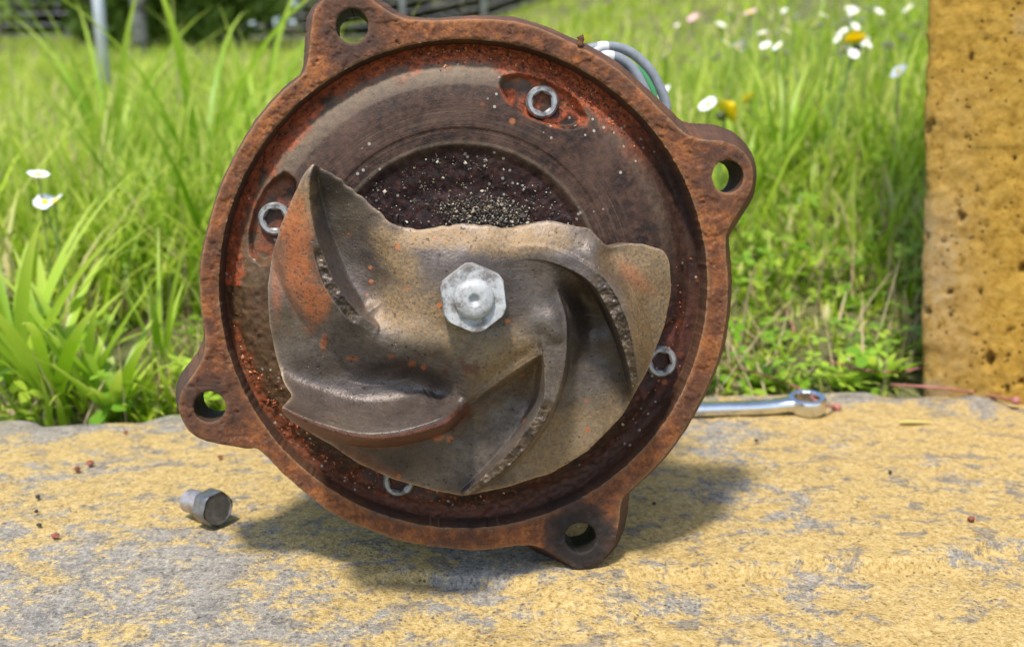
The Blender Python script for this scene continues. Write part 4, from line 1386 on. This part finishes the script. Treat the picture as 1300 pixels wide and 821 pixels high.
def petals(n, ri, ro, wd, lift, rows=1):
    Vs, Fs = [], []
    for rw in range(rows):
        for k in range(n):
            a = 2 * math.pi * (k + rw * .5 + random.uniform(-.15, .15)) / n
            sc = (1 - .17 * rw) * random.uniform(.9, 1.08); lf = lift + .16 * rw
            pts = np.array([(ri, -wd * .25, 0), (ri, wd * .25, 0), (ro * .6 * sc, -wd * .5, ro * .5 * lf), (ro * .6 * sc, wd * .5, ro * .5 * lf), (ro * sc, -wd * .32, ro * lf), (ro * sc, wd * .32, ro * lf)])
            c, s = math.cos(a), math.sin(a)
            q = np.c_[pts[:, 0] * c - pts[:, 1] * s, pts[:, 0] * s + pts[:, 1] * c, pts[:, 2]]
            Fs.append(np.array([[0, 1, 3, 2], [2, 3, 5, 4]]) + 6 * len(Vs)); Vs.append(q)
    return np.vstack(Vs), np.vstack(Fs)


dp, df = petals(17, .002, .0105, .0036, .12)
DPM = mesh('petals', dp, df, WH, smooth=False); DPP = mesh('petals', dp, df, PK, smooth=False)
dv, dfc = lathe([(.0035, -.001), (.0036, .0006), (.0025, .0018), (.0001, .0022)], 12); DDM = mesh('flower_disc', dv, dfc, YE)
yp, yf = petals(22, .001, .0165, .0036, .10, 5); YPM = mesh('petals', yp, yf, YE, smooth=False)
cv, cf = lathe([(.0001, -.010), (.0045, -.009), (.0055, -.004), (.0030, -.002), (.001, -.002)], 12); CVM = mesh('calyx', cv, cf, simple('calyx_green', (.07, .09, .03), .7))


def flower(px, py, kind, hgt, label, group=None, tilt=None, sc=1.0):
    X, gz = on_ray(px, py, hgt)
    nm, cat = ('daisy', 'daisy') if kind != 'dandelion' else ('dandelion', 'dandelion')
    t = empty(nm, (X[0], X[1], gz)); tag(t, label, cat, group)
    h = X[2] - gz
    tl = tilt or (random.uniform(.25, 1.0), random.uniform(-.4, .4))
    rot = (tl[0], tl[1], random.random() * 6)
    top = np.array([0, 0, h])
    if kind == 'dandelion':
        o = obj('petals', YPM, t, top, rot); o.scale = (sc,) * 3
        o = obj('calyx', CVM, t, top, rot); o.scale = (sc,) * 3
        rr = .0022
    else:
        o = obj('petals', DPM if kind == 'white' else DPP, t, top, rot); o.scale = (sc,) * 3
        o = obj('flower_disc', DDM, t, top, rot); o.scale = (sc,) * 3
        rr = .0009
    dx = random.uniform(-.02, .02)
    v, f = tube(catmull(np.array([(dx, 0, -.01), (dx * .6, .004, h * .5), (0, 0, h - .001)]), 5, closed=False), rr * sc, 6)
    obj('stem', mesh('stem', v, f, GS), t)


for x, y in ((1045, 20), (1062, 34), (1036, 35), (1102, 12), (1126, 11), (1074, 28), (1070, 41), (1093, 27), (1164, 33), (1146, 48), (997, 39), (1034, 33),
             (968, 42), (972, 58), (938, 60), (1121, 31), (841, 45), (808, 47), (822, 58), (847, 68), (863, 80), (879, 79), (866, 73), (1141, 91), (843, 117), (1000, 100),
             (936, 62), (49, 222), (57, 257), (70, 256), (1010, 22), (1085, 15)) + tuple((random.uniform(850, 1165), random.uniform(4, 75)) for _ in range(30)):
    flower(x, y, 'white', .125, 'white daisy with yellow eye standing in the meadow grass', 'white daisies in the meadow', sc=random.uniform(.5, .75))
flower(899, 133, 'white', .125, 'largest white daisy next to the yellow dandelion', sc=.75)
flower(953, 16, 'pink', .14, 'pink tinged daisy above the upper lug of the pump', sc=1.0)
flower(880, 23, 'pink', .14, 'pink tinged daisy above the grey cables', sc=.95)
flower(1086, 55, 'dandelion', .13, 'open yellow dandelion seen from the side between the daisies and the pillar', tilt=(-.15, .05), sc=1.0)
flower(920, 143, 'dandelion', .10, 'half closed yellow dandelion beside the largest daisy', tilt=(.9, .2), sc=.85)
flower(952, 127, 'dandelion', .09, 'small yellow dandelion behind the half closed one', tilt=(.6, .5), sc=.55)
flower(745, 50, 'dandelion', .10, 'yellow dandelion peeping over the rim by the cables', tilt=(.2, 0), sc=.6)

# ================================================================== background
GZ = mat_steel('galvanised_steel', (.52, .54, .57), (.66, .68, .71), (.4, .55), .35, 40, .05)
X = at(135, 118, 2.9); _, q = kq(X[0], X[1]); gz = float(ground_z(np.array([X[0]]), np.array([q]))[0])
v, f = tube(np.array([(0, 0, -.05), (-.004, 0, .3), (-.028, 0, .9), (-.05, 0, 1.5)]), .0155, 16)
pole = empty('metal_pole', (X[0], X[1], gz)); tag(pole, 'thin galvanised metal pole standing in the tall grass', 'pole')
obj('tube', mesh('tube', v, f, GZ), pole)
v, f = lathe([(.0001, 1.515), (.012, 1.513), (.017, 1.505), (.017, 1.48)], 16)
obj('cap', mesh('cap', v, f[:, ::-1], GZ), pole, (-.05, 0, 0))


def gz_at(x, y):
    _, q = kq(x, y)
    return float(ground_z(np.array([x]), np.array([q]))[0])


def fence():
    y0 = 11.0
    t = empty('wire_fence', (0, y0, gz_at(0, y0))); tag(t, 'grey wire fence with pale posts at the far end of the meadow', 'fence')
    bz = gz_at(0, y0)
    xs = np.arange(-9.0, 8.2, .87); zs = np.array([gz_at(x, y0) - bz for x in xs])
    pv, pf = tube(np.array([(0, 0, -.1), (0, 0, .8), (0, 0, 1.6)]), .028, 10); pm = mesh('post', pv, pf, GZ)
    for x, z in zip(xs, zs): obj('post', pm, t, (x, 0, z))
    for k in range(13):
        v, f = tube(np.c_[xs, np.full(len(xs), .03), zs + .08 + k * .115], .0028, 5)
        obj('wire', mesh('wire', v, f, GZ), t)


fence()


def leafcloud(n, rx, ry, z0, z1, size, seed, shape=1.0):
    g = np.random.default_rng(seed)
    # clumps
    nc = 46
    cz = z0 + (z1 - z0) * g.random(nc); hh = (cz - z0) / (z1 - z0)
    rad = np.sqrt(np.clip(1 - (2 * hh - .85) ** 2 * .75, .12, 1)) * g.random(nc) ** .4
    ca = g.random(nc) * 6.283
    c = np.c_[rx * rad * np.cos(ca), ry * rad * np.sin(ca), cz]
    k = g.integers(0, nc, n)
    p = c[k] + g.normal(0, 1, (n, 3)) * np.array([rx, ry, (z1 - z0) * .5]) * .13
    a = g.random((n, 3)) * 2 - 1; a /= np.linalg.norm(a, axis=1)[:, None]
    b = np.cross(a, g.normal(0, 1, (n, 3))); b /= np.linalg.norm(b, axis=1)[:, None]
    s = size * g.lognormal(0, .3, n)[:, None]
    V = np.stack([p - a * s, p + b * s * .5, p + a * s, p - b * s * .5], 1).reshape(-1, 3)
    return V, np.arange(n * 4).reshape(-1, 4), np.repeat(np.clip(g.random(nc)[k] * .6 + g.random(n) * .4, 0, 1), 4), c


LV = [mat_leaf('shrub_leaf', (.13, .22, .03), (.34, .48, .07), None, .45), mat_leaf('hedge_leaf', (.04, .045, .02), (.12, .11, .05), None, .2),
      mat_leaf('birch_leaf', (.10, .18, .02), (.26, .40, .05), None, .4)]
BK = simple('bark', (.10, .075, .055), .9, 0, .35, 12, .5, .01)
BB = M('birch_bark'); nb_ = BB.noise(7, 5, .7, co=BB.co((1, 1, 3)))
BB.set(BB.ramp(nb_, [(.42, (.06, .05, .045)), (.52, (.45, .42, .38)), (.7, (.6, .57, .53))]), .8, 0, BB.bump(nb_, .5, .01))


def tree(name, label, cat, px, y, h, rx, z0, n, mat, tr, seed, bark=None, group=None, size=.05):
    x = float(at(px, 60, y)[0]); z = gz_at(x, y)
    t = empty(name, (x, y, z)); tag(t, label, cat, group)
    V, F, r, c = leafcloud(n, rx, rx * .8, z0, h, size, seed)
    g = np.random.default_rng(seed)
    ps = [tube(np.array([(0, 0, -.1), (g.normal(0, .03), 0, h * .3), (g.normal(0, .06), g.normal(0, .05), h * .85)]), [tr, tr * .8, tr * .3], 10)]
    for k in range(14):
        zb = h * (.12 + .6 * k / 14)
        e = c[k]
        ps.append(tube(np.array([(0, 0, zb), e * .5 + np.array([0, 0, zb * .5 + .06]), e]), [tr * .4, tr * .25, tr * .08], 6))
    v, f = join(ps)
    obj('trunk', mesh('trunk', v, f, bark or BK), t)
    obj('crown', mesh('crown', V, F, mat, smooth=False, attrs={'rnd': r, 'along': np.zeros(len(V))}), t)


tree('birch_tree', 'young birch with pale trunk behind the galvanised pole', 'tree', 178, 7.6, 3.4, 1.0, .75, 4500, LV[2], .055, 1, BB.m)
tree('shrub', 'round green shrub at the meadow edge left of the birch', 'shrub', 118, 8.6, 2.2, .75, .05, 6000, LV[0], .04, 2)
tree('shrub', 'dark green shrub growing right behind the birch', 'shrub', 235, 8.9, 2.4, .85, .05, 6500, LV[0], .04, 3)
tree('shrub', 'wide green shrub nearest to the top lug of the pump', 'shrub', 345, 9.2, 2.0, .80, .05, 6000, LV[0], .04, 4)
for k, (px, y, h) in enumerate(((-60, 13, 3.2), (60, 13.6, 3.0), (200, 13.2, 3.4), (420, 13.0, 3.0), (520, 13.4, 2.8), (610, 13.1, 2.7), (700, 13.5, 2.9), (790, 13.0, 2.7), (880, 13.4, 2.8), (980, 13.8, 3.0), (1100, 13.6, 3.0), (1240, 14, 3.2))):
    tree('hedge_bush', 'dark brownish hedge bush behind the wire fence', 'bush', px, y, h, 1.35, -.2, 6500, LV[1], .05, 20 + k, group='hedge bushes behind the fence', size=.10)
